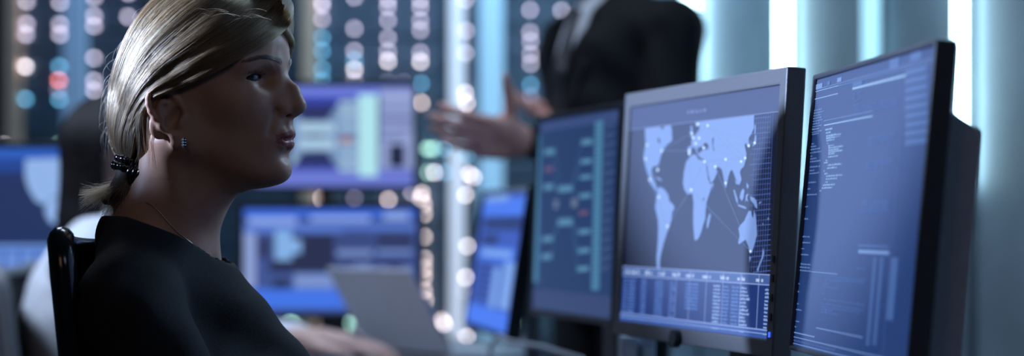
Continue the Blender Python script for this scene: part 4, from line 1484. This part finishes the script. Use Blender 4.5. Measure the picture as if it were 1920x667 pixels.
def hair_curves(name, pts, rad, m, parent):
    """pts N x K x 3 world positions, rad N x K"""
    N, K = pts.shape[:2]
    hc = bpy.data.hair_curves.new(name)
    hc.add_curves([K] * N)
    og = ORG[parent.name]
    hc.attributes['position'].data.foreach_set('vector', (pts - og).reshape(-1).astype(np.float32))
    ra = hc.attributes.get('radius') or hc.attributes.new('radius', 'FLOAT', 'POINT')
    ra.data.foreach_set('value', rad.reshape(-1).astype(np.float32))
    hc.materials.append(m)
    o = bpy.data.objects.new(name, hc)
    COL.objects.link(o)
    o.parent = parent
    o['kind'] = 'stuff'
    ORG[o.name] = og
    return o


def strands(N, K, sides=(1, -1), loose=1.0, layer=(0.965, 1.012), seed=1, rad=0.00006, t1=1.0):
    r = np.random.default_rng(seed)
    out = []
    for sg in sides:
        g0 = r.uniform(-0.05, NG - 1, N)
        clump = np.round(g0 * 9 + 0.25 * np.sin(g0 * 31)) / 9
        cl = 0.25 + 0.72 * r.uniform(0, 1, N) ** 0.8
        g1 = g0 * (1 - cl) + clump * cl
        ts, te = r.uniform(0, 0.35, N) * (r.uniform(0, 1, N) > 0.45), t1 - r.uniform(0, 0.35, N) * (r.uniform(0, 1, N) > 0.75)
        lay = r.uniform(*layer, N)
        ph, am = r.uniform(0, 6.28, N), r.normal(0, 0.10, N) * loose
        st_ = []
        for k in range(K):
            x = k / (K - 1)
            t = ts + (te - ts) * x
            g = g0 * (1 - x) + g1 * x + am * np.sin(ph + 4 * x)
            px = guide_at(g, t)
            px = px + np.stack([r.normal(0, 0.25, N), r.normal(0, 0.25, N)], 1)
            p = to_uvw(px[:, 0], px[:, 1])
            p[:, 1] *= sg
            cen = np.array([-0.012, 0, 0.02])
            grow = lay + 0.016 * np.sin(np.round(g1 * 9) * 12.9898) * math.sin(PI * min(1, x * 1.2)) + 0.012 * (1 - np.abs(g1 - clump) * 18).clip(-1, 1) * x
            # pull in to the tie at the end
            p = cen + (p - cen) * grow[:, None]
            st_.append(W3(p))
        out.append(np.stack(st_, 1))
    p = np.concatenate(out)
    n = len(p)
    taper = np.linspace(1, 0.55, K)[None, :] * np.ones((n, 1))
    return p, taper * rad * r.uniform(0.7, 1.3, n)[:, None]


p1, r1 = strands(5500, 22, (1,), seed=3, rad=0.00017)
p2, r2 = strands(2000, 22, (-1,), seed=4, rad=0.00017)
hair_curves('hair_strands', np.concatenate([p1, p2]), np.concatenate([r1, r2]), M_hair, hair)

# loose wisps around the outline and the far fringe
r = np.random.default_rng(21)
W_ = []
K = 14


def bez(p0, p1, p2, p3, n):
    t = np.linspace(0, 1, n)[:, None]
    p0, p1, p2, p3 = map(np.array, (p0, p1, p2, p3))
    return (1 - t) ** 3 * p0 + 3 * (1 - t) ** 2 * t * p1 + 3 * (1 - t) * t * t * p2 + t ** 3 * p3


def pix(pts, v):
    """pixel path at lateral offset v (head space)"""
    pts = np.asarray(pts, float)
    v = np.broadcast_to(np.asarray(v, float), (len(pts),))
    u, w = back(pts[:, 0], pts[:, 1], v)
    return W3(np.stack([u, v, w], 1))


for k in range(70):     # off the back of the head
    y0 = r.uniform(10, 240)
    x0 = np.interp(y0, [10, 50, 100, 150, 200, 240], [268, 240, 222, 210, 204, 206]) + 8
    L = r.uniform(25, 95)
    o_ = r.uniform(3, 46) * r.uniform(0.2, 1)
    W_.append(pix(bez((x0, y0), (x0 - o_ * 0.9, y0 + L * 0.15), (x0 - o_ * 1.2, y0 + L * 0.6), (x0 - o_ * r.uniform(0, 1.3), y0 + L), K), r.uniform(-0.03, 0.03)))
for k in range(60):     # far fringe in front of the forehead
    x0 = r.uniform(536, 552)
    y1 = r.uniform(70, 128)
    W_.append(pix(bez((x0 - 6, r.uniform(-8, 12)), (x0 + r.uniform(0, 6), 25), (x0 + r.uniform(-2, 6), 60), (x0 + r.uniform(-12, 2), y1), K), r.uniform(-0.055, -0.03)))
for k in range(45):     # short locks under and behind the ear
    x0, y0 = r.uniform(255, 292), r.uniform(195, 225)
    W_.append(pix(bez((x0, y0), (x0 - 4, y0 + 30), (x0 + r.uniform(-4, 8), y0 + 60), (x0 + r.uniform(-8, 12), y0 + r.uniform(70, 100)), K), np.linspace(0.074, 0.062, K)))
for k in range(16):     # fly-aways over the crown
    x0, y0 = r.uniform(330, 520), r.uniform(14, 40)
    W_.append(pix(bez((x0, y0), (x0 - 20, y0 - 10), (x0 - 45, y0 - 6), (x0 - 80, y0 + r.uniform(0, 26)), K), 0.064))
W_ = np.stack(W_)
hair_curves('hair_wisps', W_, np.full(W_.shape[:2], 0.00012) * np.linspace(1, 0.5, K)[None, :], M_hair, hair)

# short ponytail
T_ = []
K = 18
for k in range(1500):
    a = r.uniform(0, 2 * PI)
    q = math.sqrt(r.uniform(0, 1))
    s = np.array([244 + 10 * q * math.cos(a), 318 + 16 * q * math.sin(a)])
    kind = r.uniform()
    if kind < 0.55:      # sweeps out to the left
        e = np.array([r.uniform(146, 205), 372 + 22 * r.normal(0, 0.5)])
        m1 = np.array([232 + 8 * q * math.cos(a), 352 + r.normal(0, 6)])
        m2 = np.array([205 + r.normal(0, 6), 352 + r.normal(0, 9)])
    else:                # curls down
        e = np.array([r.uniform(186, 250), r.uniform(388, 422)])
        m1 = np.array([240 + 12 * q * math.cos(a), 350 + r.normal(0, 6)])
        m2 = np.array([234 + r.normal(0, 12), 372 + r.normal(0, 9)])
    T_.append(pix(bez(s, m1, m2, e, K), np.linspace(0.018 + 0.018 * q * math.sin(a), 0.032 + r.normal(0, 0.014), K)))
T_ = np.stack(T_)
hair_curves('ponytail_strands', T_, np.full(T_.shape[:2], 0.00014) * np.linspace(1, 0.4, K)[None, :], M_hair, hair)
S = SDF((-0.20, -0.06, -0.17), (-0.06, 0.09, -0.04), 0.0025)
pu = lambda x, y, v: (float(back(x, y, v)[0]), v, float(back(x, y, v)[1]))
S.chain([pu(244, 300, 0.014), pu(242, 335, 0.022), pu(228, 362, 0.028), pu(200, 374, 0.03)], [0.015, 0.015, 0.016, 0.007], 0.008)
S.chain([pu(232, 360, 0.028), pu(226, 398, 0.032)], [0.016, 0.009], 0.006)
V, F = S.mesh(1)
part('ponytail', W3(V), flip(F), M_hairbase, hair, smooth=True)

# hair tie of black beads and a dark clip
bd = MB()
for k in range(16):
    a = 2 * PI * k / 16
    for q in range(2):
        c = W3([pu(240 + 17 * math.cos(a) - 8 * q, 300 + 13 * q + 7 * math.cos(a) * 0.5, 0.014 + 0.021 * math.sin(a))])[0]
        bd.sphere(c, 0.0052 + 0.0012 * ((k * 7 + q) % 3) / 2, 10, 7)
bd.done('hair_tie', M_bead, woman, smooth=True, label='shiny black beaded hair tie')
cl = MB()
c0, c1 = W3([pu(262, 302, 0.036)])[0], W3([pu(250, 350, 0.034)])[0]
for q in (-1, 0, 1):
    o_ = FW * 0.0075 * q
    cl.tube([c0 + o_, (c0 + c1) / 2 + o_ + RT * 0.006, c1 + o_ * 0.5], [0.003, 0.0042, 0.0024], 8)
cl.done('hair_clip', M_gloss, woman, smooth=True, label='dark plastic clip')
pin = MB().tube([W3([pu(248, 178, 0.066)])[0], W3([pu(262, 196, 0.072)])[0], W3([pu(284, 214, 0.077)])[0]], 0.0009, 6)
pin.done('hair_pin', M_gloss, woman, smooth=True)

# brows and lashes
br = []
bp_ = [((518, 121), 0.010), ((505, 117), 0.020), ((492, 114), 0.031), ((478, 116), 0.042), ((464, 123), 0.052)]
for sg in (1, -1):
    for k in range(420):
        x = r.uniform(0, 1)
        i = min(int(x * 4), 3)
        f_ = x * 4 - i
        px = np.array(bp_[i][0]) * (1 - f_) + np.array(bp_[i + 1][0]) * f_
        v = bp_[i][1] * (1 - f_) + bp_[i + 1][1] * f_
        wdt = 5.0 * (1 - 0.6 * x)
        w = (180 - px[1] + r.uniform(-wdt, wdt)) / 1570 + 0.0005
        pp = []
        for q in range(4):
            vv = v + 0.0022 * q
            ww = w + 0.0009 * q * (1 - 1.4 * x)
            hit = BVH.ray_cast(Vector((0.2, vv * sg, ww)), Vector((-1, 0, 0)))
            if hit[0] is None:
                break
            pp.append(np.array(hit[0]) + np.array(hit[1]) * -0.0 + np.array([0.0005 + 0.0002 * q, 0.0006 * sg, 0]))
        if len(pp) == 4:
            br.append(W3(np.array(pp)))
br = np.stack(br)
for sg in (1, -1):
    V, F = [], []
    for k in range(25):
        x = k / 24
        i = min(int(x * 4), 3)
        f_ = x * 4 - i
        px = np.array(bp_[i][0]) * (1 - f_) + np.array(bp_[i + 1][0]) * f_
        v = bp_[i][1] * (1 - f_) + bp_[i + 1][1] * f_
        w = (180 - px[1]) / 1570
        hw_ = 0.0026 * (1 - 0.75 * x) * min(1, 0.5 + 4 * x)
        for q in (-1, 1):
            hit = BVH.ray_cast(Vector((0.2, v * sg, w + q * hw_)), Vector((-1, 0, 0)))
            V.append(np.array(hit[0]) + np.array([0.0004, 0.0003 * sg, 0]))
    F = [[2 * k, 2 * k + 1, 2 * k + 3, 2 * k + 2] for k in range(24)]
    part('eyebrow', W3(V), F, M_browbase, body, smooth=True)
hair_curves('eyebrows', br, np.full(br.shape[:2], 0.00019), M_brow, body)
la = []
for sg in (1, -1):
    for k in range(150):
        l = r.uniform(-0.0125, 0.0140)
        hw, hu = 0.0140, 0.0054
        R1 = (hw * hw + hu * hu) / (2 * hu)
        z = (hu - R1) + math.sqrt(max(R1 * R1 - l * l, 0)) - 0.0008 - 0.10 * l
        n = math.sqrt(max(0.0133 ** 2 - l * l * 0.85 - z * z, 1e-6))
        base = np.array([n * math.cos(tl_) - l * math.sin(tl_), n * math.sin(tl_) + l * math.cos(tl_), z])
        out = unit(np.array([base[0], base[1] + 0.25 * l, 0.004]))
        L = r.uniform(0.0055, 0.0085)
        pp = np.array([base, base + out * L * 0.45 + (0, 0, -0.0006), base + out * L * 0.8 + (0, 0, 0.0006), base + out * L + (0, 0, 0.0028)]) + EYC
        la.append(W3(pp * (1, sg, 1)))
la = np.stack(la)
hair_curves('eyelashes', la, np.full(la.shape[:2], 0.00019) * np.array([1, 0.9, 0.7, 0.35])[None, :], M_brow, body)
# lid line
for sg in (1, -1):
    ll = []
    for l in np.linspace(-0.0132, 0.0142, 14):
        hw, hu = 0.0140, 0.0054
        R1 = (hw * hw + hu * hu) / (2 * hu)
        z = (hu - R1) + math.sqrt(max(R1 * R1 - l * l, 0)) - 0.0010 - 0.10 * l
        n = math.sqrt(max(0.0131 ** 2 - l * l * 0.85 - z * z, 1e-6))
        ll.append(W3([(np.array([n * math.cos(tl_) - l * math.sin(tl_), n * math.sin(tl_) + l * math.cos(tl_), z]) + EYC) * (1, sg, 1)])[0])
    MB().tube(ll, [0.0006] + [0.0017] * 12 + [0.0009], 6).done('lash_line', M_lash, body, smooth=True)

# earring and fine chain
ec = pix([(345, 268)], 0.0765)[0]
er = MB()
for q in range(3):
    for k in range(3):
        er.sphere(ec + FW * (k - 1) * 0.0018 + np.array([0, 0, 0.0036 - q * 0.0032]) + RT * 0.0012 * (1 - abs(k - 1)), 0.0015, 8, 6)
er.tube([ec + np.array([0, 0, 0.0062]), ec + np.array([0, 0, -0.0050])], 0.0018, 8)
er.done('earring', M_stone, woman, smooth=False, label='small drop earring of pale stones')
ch = []
for (x, y) in ((272, 378), (285, 384), (298, 396), (310, 410), (322, 424), (336, 438), (352, 450), (370, 464), (388, 478), (404, 490), (418, 500)):
    o = np.array([0, 0, CAMZ])
    d = P(x, y, 1.0) - o
    dh = np.array([d @ FW, d @ RT, d[2]])
    oh = np.array([(o - HC) @ FW, (o - HC) @ RT, o[2] - HC[2]])
    hit = BVH.ray_cast(Vector(oh), Vector(unit(dh)))
    if hit[0] is not None:
        ch.append(W3([np.array(hit[0]) - unit(dh) * 0.0008])[0])
if len(ch) > 3:
    cp = []
    for i in range(len(ch) - 1):
        for k in range(4):
            cp.append(ch[i] + (ch[i + 1] - ch[i]) * k / 4)
    MB().tube(cp, 0.0007, 6).done('necklace', M_gold, woman, smooth=True)

# ---- black top
S = SDF((-0.34, -0.34, -0.66), (0.34, 0.34, -0.125), 0.0045)
S.cone((-0.068, 0, -0.27), (-0.060, 0, -0.56), 0.092, 0.110, 0.0)
S.ell((-0.062, 0, -0.36), (0.105, 0.168, 0.18), 0.04)
S.ell((-0.058, 0, -0.56), (0.118, 0.170, 0.12), 0.05)
S.cone((-0.060, 0, -0.215), (0.048, 0, -0.395), 0.070, 0.105, 0.03)
S.ell((0.035, 0.075, -0.385), (0.075, 0.075, 0.075), 0.03, sym=True)
S.cone((-0.068, 0.015, -0.155), (-0.072, 0.150, -0.245), 0.056, 0.048, 0.04, sym=True)
S.cone((-0.074, 0.150, -0.245), (-0.066, 0.166, -0.270), 0.052, 0.055, 0.03, sym=True)
# sleeves: upper arm forward and down, forearm to the lap
S.cone((-0.062, 0.168, -0.270), (0.055, 0.205, -0.470), 0.060, 0.050, 0.03, sym=True)
S.cone((0.055, 0.205, -0.470), (0.175, 0.085, -0.515), 0.048, 0.036, 0.02, sym=True)
# standing fold of the collar at the nape
S.cone((-0.108, 0.030, -0.168), (-0.108, -0.03, -0.168), 0.022, 0.022, 0.02)
S.cone((-0.108, 0.030, -0.168), (-0.070, 0.085, -0.186), 0.020, 0.014, 0.015, sym=True)
cut = lambda X, Y, Z: (Z + 0.152 + 0.36 * (X + 0.125) - 0.22 * np.minimum(np.abs(Y), 0.09)) * 0.9
S.fn(cut, mode='i')
S.fn(lambda X, Y, Z: np.sqrt((X + 0.050 + 0.2 * (Z + 0.19)) ** 2 + Y * Y) - 0.064, (-0.13, -0.08, -0.21), (0.03, 0.08, -0.12), 0.008, 's')
V, F = S.mesh(1)
# cloth folds
nrm = lambda V: V
fx = V[:, 0] * 0.8 - V[:, 2]
amp = 0.0042 * np.sin(62 * (V[:, 0] * 0.75 + V[:, 2]) + 9 * V[:, 1] + 2.0 * np.sin(22 * V[:, 1] + 15 * V[:, 0])) + 0.0028 * np.sin(95 * (V[:, 0] - 0.35 * V[:, 2]) + 14 * V[:, 1])
amp *= np.clip((-V[:, 2] - 0.165) * 12, 0.15, 1)
V = V + amp[:, None] * np.array([0.4, 0.8, 0.35]) * np.sign(V[:, 1:2] * np.array([[0, 1, 0]]) + np.array([[1, 0, 1]]))
part('black_top', WB(V), flip(F), M_jacket, woman, smooth=True)
# trousers and shoes
S = SDF((-0.26, -0.28, -1.19), (0.48, 0.28, -0.52), 0.008)
S.ell((-0.06, 0, -0.625), (0.13, 0.17, 0.10))
S.cone((-0.04, 0.09, -0.635), (0.33, 0.10, -0.640), 0.080, 0.062, 0.04, sym=True)
S.cone((0.33, 0.10, -0.640), (0.30, 0.10, -1.09), 0.060, 0.042, 0.02, sym=True)
V, F = S.mesh(1)
part('trousers', WB(V), flip(F), M_trouser, woman, smooth=True)
S = SDF((0.20, -0.18, -1.186), (0.52, 0.18, -1.06), 0.005)
S.cone((0.28, 0.10, -1.145), (0.44, 0.105, -1.155), 0.042, 0.030, 0.0, sym=True)
S.cone((0.29, 0.10, -1.10), (0.29, 0.10, -1.14), 0.036, 0.038, 0.02, sym=True)
S.fn(lambda X, Y, Z: -1.1835 - Z + 0 * X + 0 * Y, mode='i')
V, F = S.mesh(1)
part('shoes', WB(V), flip(F), M_shoe, woman, smooth=True)

cf = unit((math.cos(math.radians(14)), -math.sin(math.radians(14)), 0))
cl_ = np.array([-cf[1], cf[0], 0])
CB, CLEAN, CW = 0.175, 0.06, 0.43
ctop = P(113, 472, 2.29)
cpos = ctop + cl_ * CW / 2 * 0.94 + cf * (CB - 0.03 + CLEAN)
office_chair((cpos[0], cpos[1], 0), cf, 'black mesh office chair that the woman in black sits on', 1.012, CLEAN, CW, 0.56, True, M_gloss, seat_z=0.485, boff=CB)

# ================================================================== BLACK-HAIRED WOMAN
dk = thing('person', (-0.87, 4.2, 0), 'black-haired woman in a white shirt, seated and turned away, hands by the laptop', 'person')
S = SDF((-1.0, 4.05, 0.93), (-0.66, 4.35, 1.33), 0.004)
S.ell((-0.815, 4.2, 1.195), (0.095, 0.073, 0.098))
S.ell((-0.780, 4.2, 1.145), (0.060, 0.052, 0.070), 0.03)
S.cone((-0.712, 4.2, 1.170), (-0.700, 4.2, 1.145), 0.008, 0.011, 0.012)
S.ell((-0.735, 4.2, 1.090), (0.022, 0.024, 0.018), 0.02)
S.ell((-0.722, 4.2, 1.118), (0.014, 0.024, 0.010), 0.012)
S.ell((-0.712, 4.17, 1.185), (0.016, 0.014, 0.010), 0.01, 's')
S.ell((-0.712, 4.23, 1.185), (0.016, 0.014, 0.010), 0.01, 's')
S.ell((-0.726, 4.172, 1.185), (0.012, 0.011, 0.009), 0.004)
S.ell((-0.726, 4.228, 1.185), (0.012, 0.011, 0.009), 0.004)
S.cone((-0.83, 4.2, 1.12), (-0.855, 4.2, 0.95), 0.052, 0.058, 0.02)
d1 = S.mesh(1)
d2 = hand((-0.43, 4.10, 0.795), (1, 0.12, -0.10), (0.05, 0, -1), -1, (0.30, 0.30, 0.32, 0.34), h=0.003, arm=(-0.65, 4.02, 0.82))
d3 = hand((-0.40, 4.26, 0.785), (1, -0.25, -0.08), (0, 0, -1), 1, (0.26, 0.28, 0.30, 0.32), h=0.003, arm=(-0.65, 4.34, 0.80))
V, F = joined((d1[0], d1[1]), d2, d3)
part('body', V, F, M_skin2, dk, smooth=True)
S = SDF((-1.02, 4.02, 0.90), (-0.66, 4.38, 1.36), 0.004)
S.ell((-0.828, 4.2, 1.198), (0.103, 0.088, 0.103))
S.cone((-0.845, 4.2, 1.19), (-0.862, 4.2, 1.055), 0.085, 0.076, 0.02)
S.ell((-0.870, 4.2, 1.02), (0.066, 0.078, 0.08), 0.02)
S.fn(lambda X, Y, Z: np.maximum(np.maximum(-0.832 + 0.75 * np.maximum(Z - 1.17, 0) - X, Z - 1.268), 0 * Y - 1), mode='s')
V, F = S.mesh(1)
wv = 0.003 * np.sin(140 * np.arctan2(V[:, 1] - 4.2, V[:, 0] + 0.84) * 0.35)
V = V + np.stack([wv, wv, 0 * wv], 1)
part('hair', V, F, M_darkhair, dk, smooth=True)
S = SDF((-1.15, 3.84, 0.40), (-0.36, 4.56, 1.07), 0.006)
S.cone((-0.845, 4.2, 1.0), (-0.885, 4.2, 0.82), 0.075, 0.118, 0.0)
S.ell((-0.885, 4.2, 0.82), (0.125, 0.165, 0.19), 0.04)
S.ell((-0.875, 4.2, 0.60), (0.125, 0.165, 0.14), 0.06)
S.cone((-0.85, 4.15, 0.995), (-0.86, 4.03, 0.945), 0.055, 0.056, 0.04)
S.cone((-0.85, 4.25, 0.995), (-0.86, 4.37, 0.945), 0.055, 0.056, 0.04)
S.chain([(-0.86, 4.02, 0.945), (-0.70, 3.98, 0.80), (-0.47, 4.09, 0.797)], [0.056, 0.045, 0.032], 0.02)
S.chain([(-0.86, 4.38, 0.945), (-0.70, 4.42, 0.80), (-0.45, 4.275, 0.79)], [0.056, 0.045, 0.032], 0.02)
S.cone((-0.85, 4.2, 1.03), (-0.852, 4.2, 1.0), 0.062, 0.07, 0.01)
V, F = S.mesh(1)
V = V + (0.004 * np.sin(40 * V[:, 0] + 60 * V[:, 2] + 8 * np.sin(14 * V[:, 1])))[:, None] * np.array([0.6, -0.6, 0.2])
part('white_shirt', V, F, M_shirt, dk, smooth=True)
S = SDF((-1.05, 3.95, 0.09), (-0.35, 4.45, 0.72), 0.008)
S.ell((-0.86, 4.2, 0.56), (0.13, 0.17, 0.10))
S.cone((-0.84, 4.11, 0.555), (-0.50, 4.10, 0.56), 0.08, 0.06, 0.03)
S.cone((-0.84, 4.29, 0.555), (-0.50, 4.30, 0.56), 0.08, 0.06, 0.03)
S.cone((-0.50, 4.10, 0.56), (-0.52, 4.10, 0.12), 0.058, 0.042, 0.02)
S.cone((-0.50, 4.30, 0.56), (-0.52, 4.30, 0.12), 0.058, 0.042, 0.02)
part('trousers', *S.mesh(1), M_trouser, dk, smooth=True)
S = SDF((-0.62, 4.0, -0.005), (-0.30, 4.4, 0.16), 0.006)
for y in (4.10, 4.30):
    S.cone((-0.53, y, 0.045), (-0.39, y, 0.035), 0.042, 0.032, 0.0)
    S.cone((-0.52, y, 0.12), (-0.525, y, 0.05), 0.038, 0.038, 0.02)
S.fn(lambda X, Y, Z: 0.002 - Z + 0 * X + 0 * Y, mode='i')
part('shoes', *S.mesh(1), M_shoe, dk, smooth=True)
office_chair((-0.86, 4.2, 0), (1, 0.05), 'black padded office chair with a shiny rim at the lower left, under the black-haired woman', 0.935, 0.06, 0.46, 0.52, False, M_grey, seat_z=0.475, boff=0.125)

# ================================================================== MAN IN SUIT
mn = thing('person', (0.225, 4.6, 0), 'standing man in a black suit and tie with open hands, head above the frame', 'person')
mf = unit((-0.865, -0.5, 0))
ml = unit((0.5, -0.865, 0))        # his left, towards us
mo = np.array([0.225, 4.6, 0])


def mp(f_, l_, z):
    return mo + mf * f_ + ml * l_ + np.array([0, 0, z])


S = SDF((0.0, 4.35, 1.40), (0.42, 4.85, 1.86), 0.005)
S.ell(mp(0.03, 0, 1.715), (0.098, 0.078, 0.105), ax=[mf, ml, (0, 0, 1)])
S.ell(mp(0.065, 0, 1.655), (0.062, 0.056, 0.075), 0.03, ax=[mf, ml, (0, 0, 1)])
S.cone(mp(0.125, 0, 1.69), mp(0.14, 0, 1.665), 0.009, 0.013, 0.014)
S.ell(mp(0.105, 0, 1.60), (0.024, 0.028, 0.022), 0.02)
S.ell(mp(0.118, 0, 1.635), (0.014, 0.024, 0.010), 0.012, ax=[mf, ml, (0, 0, 1)])
for q in (-1, 1):
    S.ell(mp(0.128, 0.031 * q, 1.712), (0.014, 0.014, 0.010), 0.01, 's')
    S.ell(mp(0.110, 0.031 * q, 1.712), (0.012, 0.012, 0.010), 0.004)
    S.ell(mp(0.01, 0.080 * q, 1.69), (0.020, 0.010, 0.032), 0.01, ax=[mf, ml, (0, 0, 1)])
S.cone(mp(0.0, 0, 1.62), mp(-0.02, 0, 1.46), 0.060, 0.066, 0.02)
d1 = S.mesh(1)
wl = np.array([0.012, 4.30, 1.205])
d2 = hand(wl, (-0.80, -0.60, 0.10), (-0.50, 0.72, 0.45), -1, (0.30, 0.24, 0.22, 0.24), spread=0.01, thumb=(0.45, 0.95, 0.05), h=0.003, size=1.14, arm=(0.27, 4.40, 1.19))
wr = np.array([0.150, 4.56, 1.240])
d3 = hand(wr, (-0.82, -0.20, 0.30), (0.3, -0.35, 0.85), 1, (0.14, 0.14, 0.16, 0.2), spread=0.05, thumb=(0.9, 0.5, 0.0), h=0.003, size=0.95, arm=(0.25, 4.75, 1.15))
# which way the thumb points follows from the palm: keep it upward
V, F = joined(d1, d2, d3)
part('body', V, F, M_skinm, mn, smooth=True)
S = SDF((-0.05, 4.30, 1.55), (0.45, 4.90, 1.90), 0.006)
S.ell(mp(0.008, 0, 1.745), (0.104, 0.086, 0.098), ax=[mf, ml, (0, 0, 1)])
S.fn(lambda X, Y, Z: np.maximum(((X - mo[0]) * mf[0] + (Y - mo[1]) * mf[1]) * -1 + 0.055 - 0.7 * (Z - 1.76), -(1.79 - Z)) * 0.8, mode='s')
S.fn(lambda X, Y, Z: Z - 1.665 + 0 * X + 0 * Y, mode='s') if False else None
part('hair', *S.mesh(1), M_darkhair, mn, smooth=True)
# shirt
S = SDF((-0.05, 4.30, 1.0), (0.50, 4.9, 1.56), 0.006)
S.ell(mp(0.014, 0, 1.31), (0.110, 0.160, 0.25), ax=[mf, ml, (0, 0, 1)])
S.cone(mp(-0.015, 0, 1.54), mp(-0.015, 0, 1.48), 0.066, 0.075, 0.01)
S.cone(mp(0.0, 0, 1.47), mp(0.045, 0, 1.385), 0.085, 0.078, 0.03)
V, F = S.mesh(1)
part('white_shirt', V, F, M_shirt, mn, smooth=True)
# tie
S = SDF((-0.10, 4.30, 1.0), (0.50, 4.9, 1.56), 0.005)
S.ell(mp(0.085, 0, 1.492), (0.016, 0.020, 0.020), 0.0, ax=[mf, ml, (0, 0, 1)])
for (z0, z1, f0, f1, w0_, w1_) in ((1.49, 1.36, 0.092, 0.140, 0.016, 0.030), (1.36, 1.12, 0.140, 0.142, 0.030, 0.040)):
    for k in range(9):
        a = k / 8
        S.ell(mp(f0 + (f1 - f0) * a, 0, z0 + (z1 - z0) * a), (0.010, w0_ + (w1_ - w0_) * a, 0.024), 0.01, ax=[mf, ml, (0, 0, 1)])
part('tie', *S.mesh(1), M_tie, mn, smooth=True)
# jacket
S = SDF((-0.14, 4.10, 0.72), (0.56, 5.05, 1.58), 0.0055)
S.ell(mp(0.0, 0, 1.28), (0.142, 0.195, 0.30), ax=[mf, ml, (0, 0, 1)])
S.ell(mp(0.0, 0, 0.98), (0.142, 0.190, 0.22), 0.08, ax=[mf, ml, (0, 0, 1)])
S.cone(mp(-0.01, 0.02, 1.49), mp(-0.015, 0.19, 1.465), 0.062, 0.062, 0.04)
S.cone(mp(-0.01, -0.02, 1.49), mp(-0.015, -0.19, 1.465), 0.062, 0.062, 0.04)
S.cone(mp(0.02, 0.09, 1.42), mp(0.04, -0.09, 1.42), 0.085, 0.085, 0.05)
S.fn(lambda X, Y, Z: (lambda f_, l_: np.maximum(np.abs(l_ + 0.030) - np.clip((Z - 1.26) * 0.42, -0.02, 0.088), 0.02 - f_))((X - mo[0]) * mf[0] + (Y - mo[1]) * mf[1], (X - mo[0]) * ml[0] + (Y - mo[1]) * ml[1]), mode='s', k=0.012)
S.cone(mp(-0.02, 0, 1.60), mp(-0.012, 0, 1.44), 0.070, 0.070, 0.01, 's')
S.chain([mp(-0.030, 0.212, 1.455), np.array([0.335, 4.375, 1.195]), np.array([0.060, 4.315, 1.203])], [0.066, 0.056, 0.042], 0.02)
S.chain([mp(-0.015, -0.205, 1.455), np.array([0.235, 4.80, 1.17]), np.array([0.165, 4.60, 1.238])], [0.066, 0.056, 0.042], 0.02)
V, F = S.mesh(1)
V = V + (0.004 * np.sin(50 * V[:, 2] + 30 * V[:, 0] + 6 * np.sin(18 * V[:, 1])))[:, None] * np.array([-0.5, -0.7, 0.2])
part('suit_jacket', V, F, M_suit, mn, smooth=True)
# lapels
for q in (1, -1):
    V = [mp(0.150, 0.004 * q, 1.165), mp(0.128, 0.070 * q, 1.40), mp(0.095, 0.092 * q, 1.49), mp(0.105, 0.112 * q, 1.43), mp(0.132, 0.085 * q, 1.36), mp(0.158, 0.020 * q, 1.16)]
    V = V + [v - mf * 0.006 for v in V]
    F = [[0, 1, 4, 5], [1, 2, 3, 4], [6, 11, 10, 7], [7, 10, 9, 8]] + [[k, (k + 1) % 6, (k + 1) % 6 + 6, k + 6] for k in range(6)]
    part('lapel', V, F, M_suit, mn)
S = SDF((0.0, 4.3, 0.06), (0.5, 4.9, 1.05), 0.009)
S.ell(mp(-0.01, 0, 0.92), (0.12, 0.17, 0.12), ax=[mf, ml, (0, 0, 1)])
for q in (1, -1):
    S.chain([mp(-0.005, 0.09 * q, 0.90), mp(0.01, 0.10 * q, 0.50), mp(-0.01, 0.105 * q, 0.09)], [0.092, 0.066, 0.052], 0.03)
part('trousers', *S.mesh(1), M_suit, mn, smooth=True)
S = SDF((-0.05, 4.2, -0.005), (0.55, 5.0, 0.16), 0.006)
for q in (1, -1):
    S.cone(mp(-0.03, 0.105 * q, 0.045), mp(0.16, 0.12 * q, 0.036), 0.046, 0.036, 0.0)
    S.cone(mp(-0.01, 0.105 * q, 0.11), mp(-0.01, 0.105 * q, 0.05), 0.044, 0.044, 0.02)
S.fn(lambda X, Y, Z: 0.002 - Z + 0 * X + 0 * Y, mode='i')
part('shoes', *S.mesh(1), M_shoe, mn, smooth=True)
